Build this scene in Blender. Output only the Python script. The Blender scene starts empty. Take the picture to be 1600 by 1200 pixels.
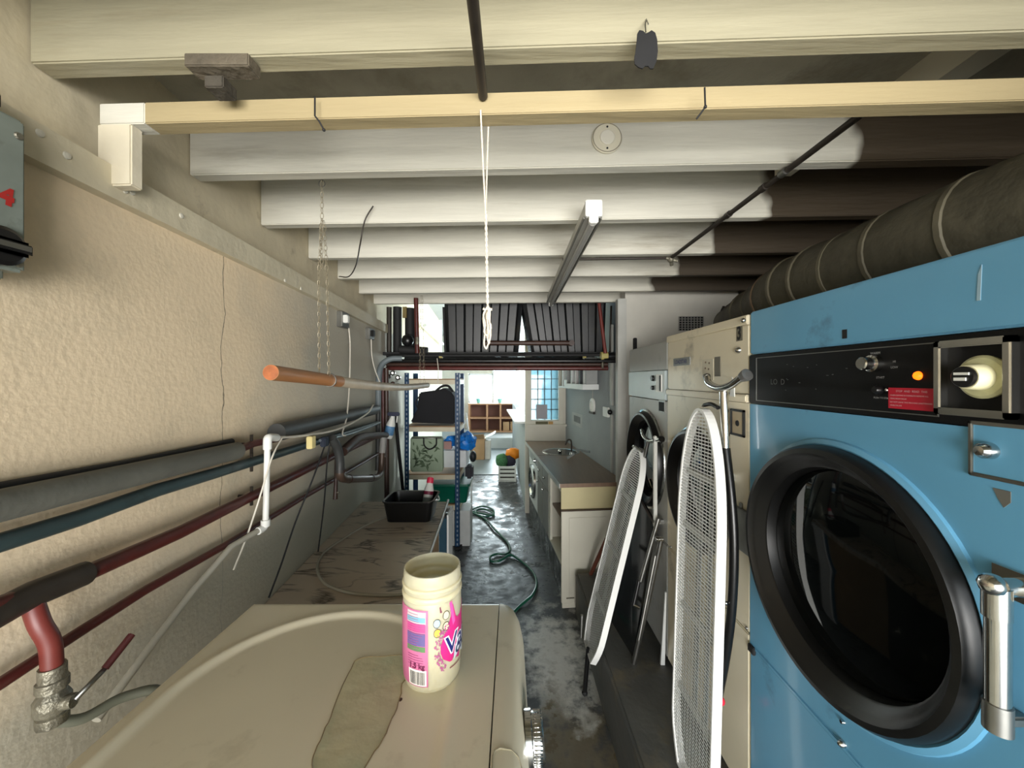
import bpy, bmesh, math, random
from mathutils import Vector, Matrix, noise
from math import pi, sin, cos, radians, sqrt
random.seed(7)
SC = bpy.context.scene
COL = SC.collection
F, CX, CY, H = 600.0, 802.0, 592.0, 1.70     # lens in px of the 1600 px frame, vanishing point, eye height

# ---------------------------------------------------------------- camera, world, lights, exposure
cam_d = bpy.data.cameras.new('camera'); cam = bpy.data.objects.new('camera', cam_d); COL.objects.link(cam)
cam.location = (0, 0, H); cam.rotation_euler = (pi/2, 0, 0)
cam_d.sensor_width = 36; cam_d.lens = F/1600*36; cam_d.shift_x = -2/1600; cam_d.shift_y = -8/1600
cam_d.clip_start = .02; cam_d.clip_end = 200
SC.camera = cam
SC.view_settings.view_transform = 'Standard'; SC.view_settings.look = 'None'
SC.view_settings.gamma = 1; SC.view_settings.use_curve_mapping = False
SC.view_settings.exposure = 0.0
w = bpy.data.worlds.new('sky'); SC.world = w; w.use_nodes = True
bg = w.node_tree.nodes['Background']; bg.inputs[0].default_value = (.80, .93, 1.0, 1); bg.inputs[1].default_value = 3.0
def area(name, loc, rot, sx, sy, power, col):
    d = bpy.data.lights.new(name, 'AREA'); d.shape = 'RECTANGLE'; d.size = sx; d.size_y = sy; d.energy = power; d.color = col
    o = bpy.data.objects.new(name, d); COL.objects.link(o); o.location = loc; o.rotation_euler = rot; return o
area('door_daylight', (.6, -4.6, .98), (pi/2, 0, .12), 5.6, 1.86, 800, (1.0, .97, .93))
area('shop_window_daylight', (-.4, 11.45, 1.9), (-pi/2, 0, 0), 2.6, 1.6, 520, (.88, .95, 1.0))
area('bay_window_daylight', (1.2, 6.2, 1.9), (0, pi/2, 0), 1.4, 2.2, 300, (.88, .95, 1.0))

# ---------------------------------------------------------------- coordinates
def P(px, py, Y): return Vector(((px-CX)/F*Y, Y, H-(py-CY)/F*Y))
def LW(px, py, off=0.0): return P(px, py, (.83-off)/((CX-px)/F-.084))       # a point off the left wall
def RM(px, py, off=0.0): return P(px, py, F*(.74-off)/(px-CX))              # a point off the dryers' fronts
def ZP(px, py, z): return P(px, py, F*(H-z)/(py-CY))                        # a point on a level z
def wallx(Y, off=0): return -.83-.084*Y+off
def lin(c):
    c = c/255.0
    return c/12.92 if c <= .04045 else ((c+.055)/1.055)**2.4
def rgb(r, g, b): return (lin(r), lin(g), lin(b), 1)

# ---------------------------------------------------------------- materials
MATS = {}
def mat(name, c, rough=.6, metal=0, var=.12, scale=6, bump=0, bscale=60, dirt=None, emit=None, spec=None, coat=0, stretch=None):
    if name in MATS: return MATS[name]
    m = bpy.data.materials.new(name); m.use_nodes = True; nt = m.node_tree; N = nt.nodes; L = nt.links
    b = N['Principled BSDF']; base = rgb(*c)
    b.inputs['Roughness'].default_value = rough; b.inputs['Metallic'].default_value = metal
    if spec is not None: b.inputs['Specular IOR Level'].default_value = spec
    if coat: b.inputs['Coat Weight'].default_value = coat; b.inputs['Coat Roughness'].default_value = .08
    tc = N.new('ShaderNodeTexCoord'); src = tc.outputs['Object']
    if stretch:
        mp = N.new('ShaderNodeMapping'); mp.inputs['Scale'].default_value = stretch; L.new(src, mp.inputs[0]); src = mp.outputs[0]
    n = N.new('ShaderNodeTexNoise'); n.inputs['Scale'].default_value = scale; n.inputs['Detail'].default_value = 6; L.new(src, n.inputs['Vector'])
    r = N.new('ShaderNodeValToRGB'); r.color_ramp.elements[0].position = .3; r.color_ramp.elements[1].position = .7
    r.color_ramp.elements[0].color = tuple(x*(1-var) for x in base[:3])+(1,)
    r.color_ramp.elements[1].color = tuple(min(1, x*(1+var)) for x in base[:3])+(1,)
    L.new(n.outputs[0], r.inputs[0]); out = r.outputs[0]
    if dirt:
        dc, lo, hi, ds = dirt
        n2 = N.new('ShaderNodeTexNoise'); n2.inputs['Scale'].default_value = ds; n2.inputs['Detail'].default_value = 8; n2.inputs['Roughness'].default_value = .65
        L.new(src, n2.inputs['Vector'])
        mr = N.new('ShaderNodeMapRange'); mr.inputs[1].default_value = lo; mr.inputs[2].default_value = hi; L.new(n2.outputs[0], mr.inputs[0])
        mx = N.new('ShaderNodeMix'); mx.data_type = 'RGBA'; L.new(mr.outputs[0], mx.inputs[0]); L.new(out, mx.inputs[6]); mx.inputs[7].default_value = rgb(*dc)
        out = mx.outputs[2]
    L.new(out, b.inputs['Base Color'])
    if bump:
        n3 = N.new('ShaderNodeTexNoise'); n3.inputs['Scale'].default_value = bscale; n3.inputs['Detail'].default_value = 4; L.new(src, n3.inputs['Vector'])
        bp = N.new('ShaderNodeBump'); bp.inputs['Strength'].default_value = bump; bp.inputs['Distance'].default_value = .01
        L.new(n3.outputs[0], bp.inputs['Height']); L.new(bp.outputs[0], b.inputs['Normal'])
    if emit:
        b.inputs['Emission Color'].default_value = rgb(*emit[0]); b.inputs['Emission Strength'].default_value = emit[1]
    MATS[name] = m; m['out'] = 1
    return m
def nodes(m): return m.node_tree.nodes, m.node_tree.links, m.node_tree.nodes['Principled BSDF']

# left wall: cream stucco with one long crack, greyer farther in
def wall_material():
    m = mat('stucco', (234, 213, 180), .85, var=.05, scale=3, bump=.16, bscale=70, dirt=((186, 174, 148), .52, .8, 1.6))
    N, L, b = nodes(m)
    col = b.inputs['Base Color'].links[0].from_socket
    tc = N.new('ShaderNodeTexCoord'); sp = N.new('ShaderNodeSeparateXYZ'); L.new(tc.outputs['Object'], sp.inputs[0])
    nz = N.new('ShaderNodeTexNoise'); nz.inputs['Scale'].default_value = 5; nz.inputs['Detail'].default_value = 6; L.new(tc.outputs['Object'], nz.inputs['Vector'])
    def mth(op, a, bb=None):
        x = N.new('ShaderNodeMath'); x.operation = op
        for i, v in enumerate((a, bb)):
            if v is None: continue
            if isinstance(v, (int, float)): x.inputs[i].default_value = v
            else: L.new(v, x.inputs[i])
        return x.outputs[0]
    wob = mth('MULTIPLY', mth('SUBTRACT', nz.outputs[0], .5), .09)
    d = mth('ABSOLUTE', mth('SUBTRACT', mth('ADD', sp.outputs[1], wob), 1.235))
    k = mth('LESS_THAN', d, .0016)
    mx = N.new('ShaderNodeMix'); mx.data_type = 'RGBA'; L.new(mth('MULTIPLY', k, .75), mx.inputs[0]); L.new(col, mx.inputs[6]); mx.inputs[7].default_value = rgb(70, 62, 50)
    # wall colour turns greyer farther along
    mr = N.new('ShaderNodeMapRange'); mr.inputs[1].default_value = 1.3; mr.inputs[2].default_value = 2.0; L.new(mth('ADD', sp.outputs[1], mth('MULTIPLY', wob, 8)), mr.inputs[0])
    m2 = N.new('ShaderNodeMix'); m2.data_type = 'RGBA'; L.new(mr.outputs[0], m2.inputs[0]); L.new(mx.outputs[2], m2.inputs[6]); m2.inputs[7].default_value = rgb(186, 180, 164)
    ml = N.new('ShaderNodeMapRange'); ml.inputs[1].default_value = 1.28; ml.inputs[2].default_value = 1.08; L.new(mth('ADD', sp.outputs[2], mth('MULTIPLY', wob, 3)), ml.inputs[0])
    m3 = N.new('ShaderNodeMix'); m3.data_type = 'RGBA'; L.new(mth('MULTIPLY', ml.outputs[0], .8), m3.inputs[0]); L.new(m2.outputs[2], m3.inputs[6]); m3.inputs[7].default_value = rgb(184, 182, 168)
    L.new(m3.outputs[2], b.inputs['Base Color'])
    return m
M_WALL = wall_material()
M_OLDWALL = mat('old_plaster', (206, 194, 166), .9, var=.08, scale=5, bump=.5, bscale=14, dirt=((140, 126, 104), .60, .8, 7))
M_WALLR = mat('grey_blue_wall', (150, 156, 158), .8, var=.06, scale=3, bump=.2)
M_CREAM = mat('cream_paint', (205, 200, 184), .5, var=.05, dirt=((150, 140, 115), .68, .8, 7))
M_WHITE = mat('white_paint', (220, 222, 220), .45, var=.04)
M_CEIL = mat('ceiling_board', (168, 163, 148), .9, var=.2, scale=3, bump=.2, dirt=((120, 112, 96), .5, .8, 4))
M_CEILW = mat('ceiling_white', (160, 162, 160), .9, var=.04)
def joist_material(name, colour):
    m = mat(name, colour, .55, var=.09, scale=4, bump=.3, bscale=9, stretch=(.5, 5, 5), dirt=((132, 120, 96), .58, .80, 1.6))
    N, L, b = nodes(m)
    col = b.inputs['Base Color'].links[0].from_socket
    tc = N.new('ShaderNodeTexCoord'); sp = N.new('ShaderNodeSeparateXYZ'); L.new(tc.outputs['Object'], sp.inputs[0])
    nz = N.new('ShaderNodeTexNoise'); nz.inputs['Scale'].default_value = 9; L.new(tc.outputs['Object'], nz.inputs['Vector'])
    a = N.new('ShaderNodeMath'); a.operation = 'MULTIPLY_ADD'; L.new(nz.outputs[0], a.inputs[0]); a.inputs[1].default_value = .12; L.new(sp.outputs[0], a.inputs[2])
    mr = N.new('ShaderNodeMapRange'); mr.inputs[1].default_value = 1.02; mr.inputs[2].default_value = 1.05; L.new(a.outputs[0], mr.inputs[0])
    mx = N.new('ShaderNodeMix'); mx.data_type = 'RGBA'; L.new(mr.outputs[0], mx.inputs[0]); L.new(col, mx.inputs[6]); mx.inputs[7].default_value = rgb(66, 56, 42)  # bare brown timber past the paint, darkened for the shade there
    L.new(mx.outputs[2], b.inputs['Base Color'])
    return m
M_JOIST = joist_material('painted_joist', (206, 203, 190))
M_JOISTY = joist_material('yellow_dimmed_joist', (158, 152, 128))      # nearest joists: yellower paint, darkened as well to offset the strong light
M_BATTEN = mat('cream_batten', (164, 149, 114), .5, var=.07, scale=4, bump=.2, bscale=9, stretch=(.5, 5, 5), dirt=((140, 120, 85), .62, .85, 2))
def floor_material():
    m = mat('wet_concrete', (66, 68, 70), .42, var=.35, scale=5, bump=.35, bscale=16, dirt=((104, 106, 104), .56, .72, 9))
    N, L, b = nodes(m)
    col = b.inputs['Base Color'].links[0].from_socket
    tc = N.new('ShaderNodeTexCoord')
    nz = N.new('ShaderNodeTexNoise'); nz.inputs['Scale'].default_value = 7; nz.inputs['Detail'].default_value = 9; nz.inputs['Roughness'].default_value = .65; L.new(tc.outputs['Object'], nz.inputs['Vector'])
    def blob(c, s, lo, hi):          # a patch of spilt powder / dirt with a ragged edge
        mp = N.new('ShaderNodeMapping'); mp.inputs['Location'].default_value = (-c[0]*s[0], -c[1]*s[1], 0); mp.inputs['Scale'].default_value = (s[0], s[1], 1)
        L.new(tc.outputs['Object'], mp.inputs[0])
        ln = N.new('ShaderNodeVectorMath'); ln.operation = 'LENGTH'; L.new(mp.outputs[0], ln.inputs[0])
        a = N.new('ShaderNodeMath'); a.operation = 'MULTIPLY_ADD'; L.new(nz.outputs[0], a.inputs[0]); a.inputs[1].default_value = 3.2; L.new(ln.outputs['Value'], a.inputs[2])
        mr = N.new('ShaderNodeMapRange'); mr.inputs[1].default_value = hi; mr.inputs[2].default_value = lo; L.new(a.outputs[0], mr.inputs[0])
        return mr.outputs[0]
    out = col
    for c, s, lo, hi, cc in (((.26, 2.35), (3.6, 1.7), 1.95, 2.55, (206, 204, 197)), ((.30, 1.75), (3.0, 2.4), 1.9, 2.5, (110, 100, 80)),
                             ((.34, 2.05), (9, 4.2), 1.9, 2.5, (200, 198, 190))):
        mx = N.new('ShaderNodeMix'); mx.data_type = 'RGBA'; L.new(blob(c, s, lo, hi), mx.inputs[0]); L.new(out, mx.inputs[6]); mx.inputs[7].default_value = rgb(*cc); out = mx.outputs[2]
    L.new(out, b.inputs['Base Color'])
    rr = N.new('ShaderNodeMapRange'); rr.inputs[1].default_value = .4; rr.inputs[2].default_value = .6; rr.inputs[3].default_value = .22; rr.inputs[4].default_value = .6
    L.new(nz.outputs[0], rr.inputs[0]); L.new(rr.outputs[0], b.inputs['Roughness'])
    return m
M_FLOOR = floor_material()
M_CURB = mat('curb_concrete', (84, 84, 80), .55, var=.2, scale=4, bump=.3, bscale=18, dirt=((118, 106, 82), .52, .72, 4.5))
M_FLOOR2 = mat('shop_vinyl', (124, 134, 138), .35, var=.08, scale=3)
M_BLUE = mat('blue_enamel', (96, 156, 190), .34, var=.05, scale=3, dirt=((70, 106, 130), .62, .8, 6), coat=.3, bump=.03, bscale=5)
M_BEIGE = mat('beige_enamel', (222, 212, 186), .32, var=.06, scale=4, dirt=((134, 126, 106), .58, .8, 6), coat=.2, bump=.05, bscale=6)
M_GREY = mat('grey_enamel', (168, 168, 162), .34, var=.08, scale=4, dirt=((104, 104, 98), .55, .8, 5), bump=.05, bscale=6)
M_BLACK = mat('black_plastic', (16, 16, 17), .32, var=.2, scale=12)
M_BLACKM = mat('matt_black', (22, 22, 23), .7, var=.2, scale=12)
M_RUBBER = mat('door_black', (13, 13, 13), .36, var=.2, scale=9, dirt=((60, 55, 48), .66, .8, 14))
M_CHROME = mat('chrome', (205, 205, 202), .18, 1, var=.12, scale=14)
M_STEEL = mat('dull_steel', (150, 150, 146), .38, 1, var=.2, scale=14)
M_DARKGLASS = mat('dark_glass', (7, 9, 9), .04, var=.1, scale=6, dirt=((48, 50, 46), .63, .70, 7), spec=.5)
M_PAPERW = mat('white_plastic', (222, 222, 216), .4, var=.03)
M_DUCT = mat('dusty_duct', (80, 76, 62), .6, .15, var=.25, scale=6, bump=.8, bscale=14, dirt=((46, 43, 34), .48, .72, 5))
M_RED = mat('oxide_red_pipe', (78, 30, 26), .38, var=.25, scale=9, dirt=((40, 22, 20), .55, .75, 10))
M_REDB = mat('red_stub', (104, 42, 36), .45, var=.15, scale=14)
M_TEAL = mat('teal_pipe', (50, 66, 68), .4, var=.2, scale=9, dirt=((28, 32, 32), .55, .75, 9))
M_LAG = mat('foam_lagging', (92, 92, 84), .75, var=.12, scale=12, bump=.15)
M_LAGD = mat('dark_lagging', (56, 57, 56), .5, var=.15, scale=12)
M_PIPEB = mat('dark_brown_pipe', (62, 42, 34), .45, var=.25, scale=12)
M_BRASS = mat('corroded_brass', (124, 120, 106), .45, .6, var=.35, scale=40, bump=.4, bscale=120)
M_IRON = mat('dark_iron', (52, 46, 40), .5, .3, var=.25, scale=20)
M_MARBLE = mat('marble_laminate', (200, 184, 165), .38, var=.06, scale=3)
def marble():
    N, L, b = nodes(M_MARBLE); col = b.inputs['Base Color'].links[0].from_socket
    tc = N.new('ShaderNodeTexCoord'); mp = N.new('ShaderNodeMapping'); mp.inputs['Rotation'].default_value = (0, 0, .35); mp.inputs['Scale'].default_value = (1.6, 7, 1); L.new(tc.outputs['Object'], mp.inputs[0])
    n = N.new('ShaderNodeTexNoise'); n.inputs['Scale'].default_value = 1.6; n.inputs['Detail'].default_value = 8; n.inputs['Distortion'].default_value = .7; L.new(mp.outputs[0], n.inputs['Vector'])
    r = N.new('ShaderNodeValToRGB'); e = r.color_ramp.elements; e[0].position = .465; e[0].color = (0, 0, 0, 1); e[1].position = .5; e[1].color = (1, 1, 1, 1)
    k = r.color_ramp.elements.new(.535); k.color = (0, 0, 0, 1); L.new(n.outputs[0], r.inputs[0])
    n2 = N.new('ShaderNodeTexNoise'); n2.inputs['Scale'].default_value = 5; L.new(tc.outputs['Object'], n2.inputs['Vector'])
    g = N.new('ShaderNodeMapRange'); g.inputs[1].default_value = .36; g.inputs[2].default_value = .55; L.new(n2.outputs[0], g.inputs[0])
    mu = N.new('ShaderNodeMath'); mu.operation = 'MULTIPLY'; L.new(r.outputs[0], mu.inputs[0]); L.new(g.outputs[0], mu.inputs[1])
    mx = N.new('ShaderNodeMix'); mx.data_type = 'RGBA'; L.new(mu.outputs[0], mx.inputs[0]); L.new(col, mx.inputs[6]); mx.inputs[7].default_value = rgb(84, 74, 64)
    L.new(mx.outputs[2], b.inputs['Base Color'])
marble()
M_WASHER = mat('yellowed_enamel', (214, 206, 182), .36, var=.04, scale=3, dirt=((170, 160, 134), .6, .85, 7))
M_RESIDUE = mat('glue_residue', (190, 184, 152), .22, var=.12, scale=9, bump=.25, bscale=30, dirt=((156, 168, 142), .48, .75, 6))
M_RESEDGE = mat('residue_edge', (128, 112, 80), .4, var=.2, scale=20)
M_TUB = mat('cream_plastic', (190, 180, 148), .35, var=.02)
M_TUB.node_tree.nodes['Principled BSDF'].inputs['Subsurface Weight'].default_value = .85
M_TUB.node_tree.nodes['Principled BSDF'].inputs['Subsurface Scale'].default_value = .03
M_TUB.node_tree.nodes['Principled BSDF'].inputs['Subsurface Radius'].default_value = (1, .92, .75)
M_PINK = mat('pink_print', (182, 98, 134), .4, var=.02)
M_MAG = mat('magenta_print', (190, 36, 112), .35, var=.02)
M_NAVY = mat('navy_print', (28, 32, 92), .35, var=.02)
M_WOODP = mat('brown_pole', (158, 108, 66), .45, var=.15, scale=10, stretch=(6, .6, 6))
M_WORK = mat('brown_worktop', (132, 108, 90), .35, var=.1, scale=6, stretch=(6, .6, 1))
M_YELPANEL = mat('cream_yellow_panel', (206, 194, 150), .5, var=.05)
M_DOORW = mat('off_white_panel', (212, 208, 192), .45, var=.03, dirt=((160, 148, 120), .68, .8, 5))
M_HOSE = mat('green_hose', (30, 92, 72), .35, var=.2, scale=14)
M_BLUESTEEL = mat('blue_steel', (14, 60, 98), .4, var=.08)
M_CARD = mat('cardboard', (176, 140, 102), .8, var=.08)
M_WOODC = mat('pine_board', (186, 140, 104), .6, var=.1, stretch=(1, 1, 6))
M_WOODD = mat('cubby_back', (112, 74, 62), .7, var=.1)
M_TANK = mat('black_tank', (18, 20, 22), .42, var=.3, scale=5, dirt=((56, 52, 42), .56, .8, 3))
M_CABLEW = mat('white_cable', (206, 200, 186), .5, var=.04)
M_CORD = mat('cotton_cord', (226, 214, 194), .8, var=.1, scale=90, bump=.5, bscale=300)
M_SOCK = mat('silver_print', (150, 152, 152), .4, .3)

def glass_mat(name, tint, mixf=.12, transl=.0):
    m = bpy.data.materials.new(name); m.use_nodes = True; N = m.node_tree.nodes; L = m.node_tree.links; N.clear()
    o = N.new('ShaderNodeOutputMaterial'); t = N.new('ShaderNodeBsdfTransparent'); t.inputs[0].default_value = tint
    g = N.new('ShaderNodeBsdfGlossy'); g.inputs['Roughness'].default_value = .05
    x = N.new('ShaderNodeMixShader'); x.inputs[0].default_value = mixf; L.new(t.outputs[0], x.inputs[1]); L.new(g.outputs[0], x.inputs[2]); src = x.outputs[0]
    if transl:
        d = N.new('ShaderNodeBsdfTranslucent'); d.inputs[0].default_value = tint
        y = N.new('ShaderNodeMixShader'); y.inputs[0].default_value = transl; L.new(src, y.inputs[1]); L.new(d.outputs[0], y.inputs[2]); src = y.outputs[0]
    L.new(src, o.inputs[0]); return m
M_GLASS = glass_mat('window_glass', (.93, .97, .97, 1), .06)
M_LEADGLASS = glass_mat('obscured_glass', (.30, .42, .46, 1), .05, .35)

# ---------------------------------------------------------------- mesh builder
class MB:
    def __init__(s, T=None): s.v = []; s.f = []; s.sm = []; s.T = T
    def add(s, vs, fs, smooth=False):
        k = len(s.v)
        for p in vs:
            p = Vector(p); s.v.append(s.T @ p if s.T else p)
        for f in fs: s.f.append([i+k for i in f]); s.sm.append(smooth)
        return s
    def hexa(s, p):   # 8 corners: bottom 0-3 ccw, top 4-7
        return s.add(p, [(3, 2, 1, 0), (4, 5, 6, 7), (0, 1, 5, 4), (1, 2, 6, 5), (2, 3, 7, 6), (3, 0, 4, 7)])
    def box(s, x0, x1, y0, y1, z0, z1):
        return s.hexa([(x0, y0, z0), (x1, y0, z0), (x1, y1, z0), (x0, y1, z0), (x0, y0, z1), (x1, y0, z1), (x1, y1, z1), (x0, y1, z1)])
    def prism(s, poly, d):    # poly: 3-D ring; d: offset vector
        n = len(poly); d = Vector(d); vs = [Vector(p) for p in poly]+[Vector(p)+d for p in poly]
        return s.add(vs, [list(range(n))[::-1], list(range(n, 2*n))]+[(i, (i+1) % n, n+(i+1) % n, n+i) for i in range(n)])
    def tube(s, pts, r, n=10, caps=True, closed=False):
        pts = [Vector(p) for p in pts]; m = len(pts); rs = r if isinstance(r, (list, tuple)) else [r]*m
        vs = []; up = None
        for i, p in enumerate(pts):
            if closed: t = pts[(i+1) % m]-pts[i-1]
            else: t = (pts[min(i+1, m-1)]-pts[max(i-1, 0)])
            t.normalize()
            if up is None: up = Vector((0, 0, 1)) if abs(t.z) < .9 else Vector((1, 0, 0))
            a = up-t*up.dot(t)
            if a.length < 1e-5: a = t.orthogonal()
            a.normalize(); up = a; b = t.cross(a)
            for k in range(n):
                q = 2*pi*k/n; vs.append(p+(a*cos(q)+b*sin(q))*rs[i])
        fs = []
        for i in range(m if closed else m-1):
            j = (i+1) % m
            for k in range(n): fs.append((i*n+k, i*n+(k+1) % n, j*n+(k+1) % n, j*n+k))
        s.add(vs, fs, True)
        if caps and not closed:
            s.add(vs[:n], [list(range(n))[::-1]]); s.add(vs[-n:], [list(range(n))])
        return s
    def lathe(s, prof, o, axis, n=32, capb=True, capt=True):
        o = Vector(o); ax = Vector(axis).normalized(); a = ax.orthogonal().normalized(); b = ax.cross(a); vs = []
        for r, h in prof:
            for k in range(n):
                q = 2*pi*k/n; vs.append(o+ax*h+(a*cos(q)+b*sin(q))*r)
        fs = [(i*n+k, i*n+(k+1) % n, (i+1)*n+(k+1) % n, (i+1)*n+k) for i in range(len(prof)-1) for k in range(n)]
        s.add(vs, fs, True)
        if capb: s.add(vs[:n], [list(range(n))[::-1]])
        if capt: s.add(vs[-n:], [list(range(n))])
        return s
    def ball(s, o, r, n=12, sc=(1, 1, 1)):
        o = Vector(o); vs = []; m = n//2
        for i in range(m+1):
            t = pi*i/m
            for k in range(n):
                q = 2*pi*k/n; vs.append(o+Vector((r*sin(t)*cos(q)*sc[0], r*sin(t)*sin(q)*sc[1], r*cos(t)*sc[2])))
        return s.add(vs, [(i*n+k, (i+1)*n+k, (i+1)*n+(k+1) % n, i*n+(k+1) % n) for i in range(m) for k in range(n)], True)
    def build(s, name, material, parent=None, label=None, cat=None, group=None, kind=None, bevel=0, seg=2):
        me = bpy.data.meshes.new(name)
        if parent is not None: o0 = root_loc(parent)
        else:
            xs = [p.x for p in s.v]; ys = [p.y for p in s.v]; zs = [p.z for p in s.v]
            o0 = Vector(((min(xs)+max(xs))/2, (min(ys)+max(ys))/2, min(zs)))
            if kind == 'structure': o0 = Vector((0, 0, 0))
        me.from_pydata([p-o0 for p in s.v], [], s.f)
        me.polygons.foreach_set('use_smooth', s.sm); me.materials.append(material); me.update()
        bm = bmesh.new(); bm.from_mesh(me)
        if any(s.sm): bmesh.ops.remove_doubles(bm, verts=bm.verts, dist=1e-6)
        bmesh.ops.recalc_face_normals(bm, faces=bm.faces)
        if bevel:
            es = [e for e in bm.edges if len(e.link_faces) == 2 and e.calc_face_angle(0) > .6]
            bmesh.ops.bevel(bm, geom=es, offset=bevel, segments=seg, affect='EDGES', clamp_overlap=True)
        for e in bm.edges:
            if len(e.link_faces) == 2 and e.calc_face_angle(0) > .7: e.smooth = False
        bm.to_mesh(me); bm.free()
        o = bpy.data.objects.new(name, me); COL.objects.link(o)
        if parent is not None: o.parent = parent
        else: o.location = o0
        if label: o['label'] = label
        if cat: o['category'] = cat
        if group: o['group'] = group
        if kind: o['kind'] = kind
        return o
def root_loc(o):
    v = Vector((0, 0, 0))
    while o is not None: v += o.location; o = o.parent
    return v
def thing(name, loc, label, cat, group=None, kind=None):
    o = bpy.data.objects.new(name, None); COL.objects.link(o); o.location = loc; o.empty_display_size = .05
    if kind: o['kind'] = kind
    if label: o['label'] = label
    if cat: o['category'] = cat
    if group: o['group'] = group
    return o
def bez(pts, n=8):            # Catmull-Rom through points
    pts = [Vector(p) for p in pts]; q = [pts[0]*2-pts[1]]+pts+[pts[-1]*2-pts[-2]]; out = []
    for i in range(1, len(q)-2):
        a, b, c, d = q[i-1:i+3]
        for k in range(n):
            t = k/n; out.append(.5*((2*b)+(c-a)*t+(2*a-5*b+4*c-d)*t*t+(3*b-a-3*c+d)*t**3))
    out.append(pts[-1]); return out
def box(*a, **k): return MB().box(*a).build(k.pop('name'), k.pop('m'), **k)
def text(s, size, fn, m, parent, name='lettering', bold=0, align='CENTER', shear=0, label=None):
    cu = bpy.data.curves.new('t', 'FONT'); cu.body = s; cu.size = size; cu.align_x = align; cu.align_y = 'CENTER'; cu.offset = bold; cu.resolution_u = 3; cu.shear = shear
    o = bpy.data.objects.new('t', cu); COL.objects.link(o)
    dg = bpy.context.evaluated_depsgraph_get(); me = bpy.data.meshes.new_from_object(o.evaluated_get(dg))
    b = MB(); b.add([fn(v.co.x, v.co.y) for v in me.vertices], [list(p.vertices) for p in me.polygons])
    bpy.data.objects.remove(o); bpy.data.meshes.remove(me); bpy.data.curves.remove(cu)
    return b.build(name, m, parent, label=label)

# ================================================================= SETTING
# floor (dark wet concrete), shop floor, raised shop floor
MB().box(-2.2, 1.9, -2.5, 6.8, -.12, 0).build('floor', M_FLOOR, kind='structure')
MB().box(-3.2, 2.0, 6.8, 9.4, -.12, .012).build('floor_shop', M_FLOOR2, kind='structure')
MB().box(-3.2, 2.0, 9.4, 11.3, -.12, .25).build('floor_raised', M_FLOOR2, kind='structure')
MB().box(-30, 30, -30, 45, -.2, -.13).build('ground_outside', mat('paving', (190, 190, 185), .8), kind='structure')
MB().box(-1.0, .02, 9.36, 9.40, .012, .262).build('step_nosing', M_WHITE, kind='structure')
# left wall (slightly splayed)
def lwall(y0, y1, z0, z1, t, name, m, off=0):
    return MB().hexa([(wallx(y0)-t, y0, z0), (wallx(y0, off), y0, z0), (wallx(y1, off), y1, z0), (wallx(y1)-t, y1, z0),
                      (wallx(y0)-t, y0, z1), (wallx(y0, off), y0, z1), (wallx(y1, off), y1, z1), (wallx(y1)-t, y1, z1)]).build(name, m, kind='structure')
lwall(-1.3, 8.2, 0, 2.12, .2, 'wall_left', M_WALL)
lwall(-1.3, 8.2, 2.12, 2.95, .2, 'wall_left_upper', M_OLDWALL, -.058)
trim = lwall(-1.3, 3.30, 2.095, 2.165, .07, 'trim_1', mat('ledger_paint', (204, 194, 168), .6, var=.06, scale=5, bump=.4, bscale=25), .028)
for px, py in ((62, 208), (104, 243), (195, 297), (206, 300), (283, 337), (445, 447), (470, 460)):
    q = LW(px, py, .028); MB().lathe([(.0075, 0), (.006, .003), (.001, .004)], (q.x, q.y, min(2.158, max(2.102, q.z))), (1, 0, 0), 10).build('bolt_head', M_CREAM, trim)
# shop walls
MB().box(-3.3, -3.2, 6.8, 11.3, 0, 2.95).build('wall_shop_left', M_WHITE, kind='structure')
MB().box(-3.3, wallx(8.2), 8.1, 8.2, 0, 2.95).build('wall_shop_front', M_WHITE, kind='structure')
bw = MB()
bw.box(-3.3, -1.32, 11.2, 11.35, 0, 2.95).box(-1.32, .42, 11.2, 11.35, 0, .98).box(.42, 2.0, 11.2, 11.35, 0, 2.95)
bw.box(-1.32, -.62, 11.2, 11.35, 1.86, 2.95).box(-.62, .42, 11.2, 11.35, 2.5, 2.95)
bw.build('wall_back', M_CREAM, kind='structure')
w1 = thing('window_1', (-.4, 11.25, .98), None, None, kind='structure')
f = MB()
for x in (-1.30, -.60, .38): f.box(x-.02, x+.03, 11.22, 11.27, .99, 1.85 if x < -1 else 2.49)
f.box(-1.3, .4, 11.22, 11.27, .98, 1.03).box(-1.3, -.6, 11.22, 11.27, 1.81, 1.86).box(-.6, .4, 11.22, 11.27, 2.45, 2.5)
f.build('window_frame', M_WHITE, w1)
MB().box(-1.29, -.6, 11.24, 11.25, 1.0, 1.84).build('pane', M_GLASS, w1)
MB().box(-.59, .39, 11.24, 11.25, 1.0, 2.48).build('pane', M_GLASS, w1)
# right: bay low wall, ledge, glazing
MB().hexa([(.155, 4.96, 0), (.30, 4.96, 0), (.20, 9.3, 0), (-.02, 9.3, 0), (.155, 4.96, 1.12), (.30, 4.96, 1.12), (.20, 9.3, 1.12), (-.02, 9.3, 1.12)]).build('wall_bay', M_WALLR, kind='structure')
MB().hexa([(.02, 4.98, 1.12), (.30, 4.98, 1.12), (.24, 7.0, 1.12), (-.12, 7.0, 1.12), (.02, 4.98, 1.145), (.30, 4.98, 1.145), (.24, 7.0, 1.145), (-.12, 7.0, 1.145)]).build('trim_2', M_WHITE, kind='structure')
w2 = thing('window_2', (.2, 6, 1.145), None, None, kind='structure')
f = MB()
for y, x in ((5.0, .17), (6.0, .145), (7.0, .12), (8.2, .10), (9.25, .08)): f.box(x-.02, x+.04, y-.03, y+.03, 1.145, 2.9)
f.build('window_frame', M_WHITE, w2)
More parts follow.
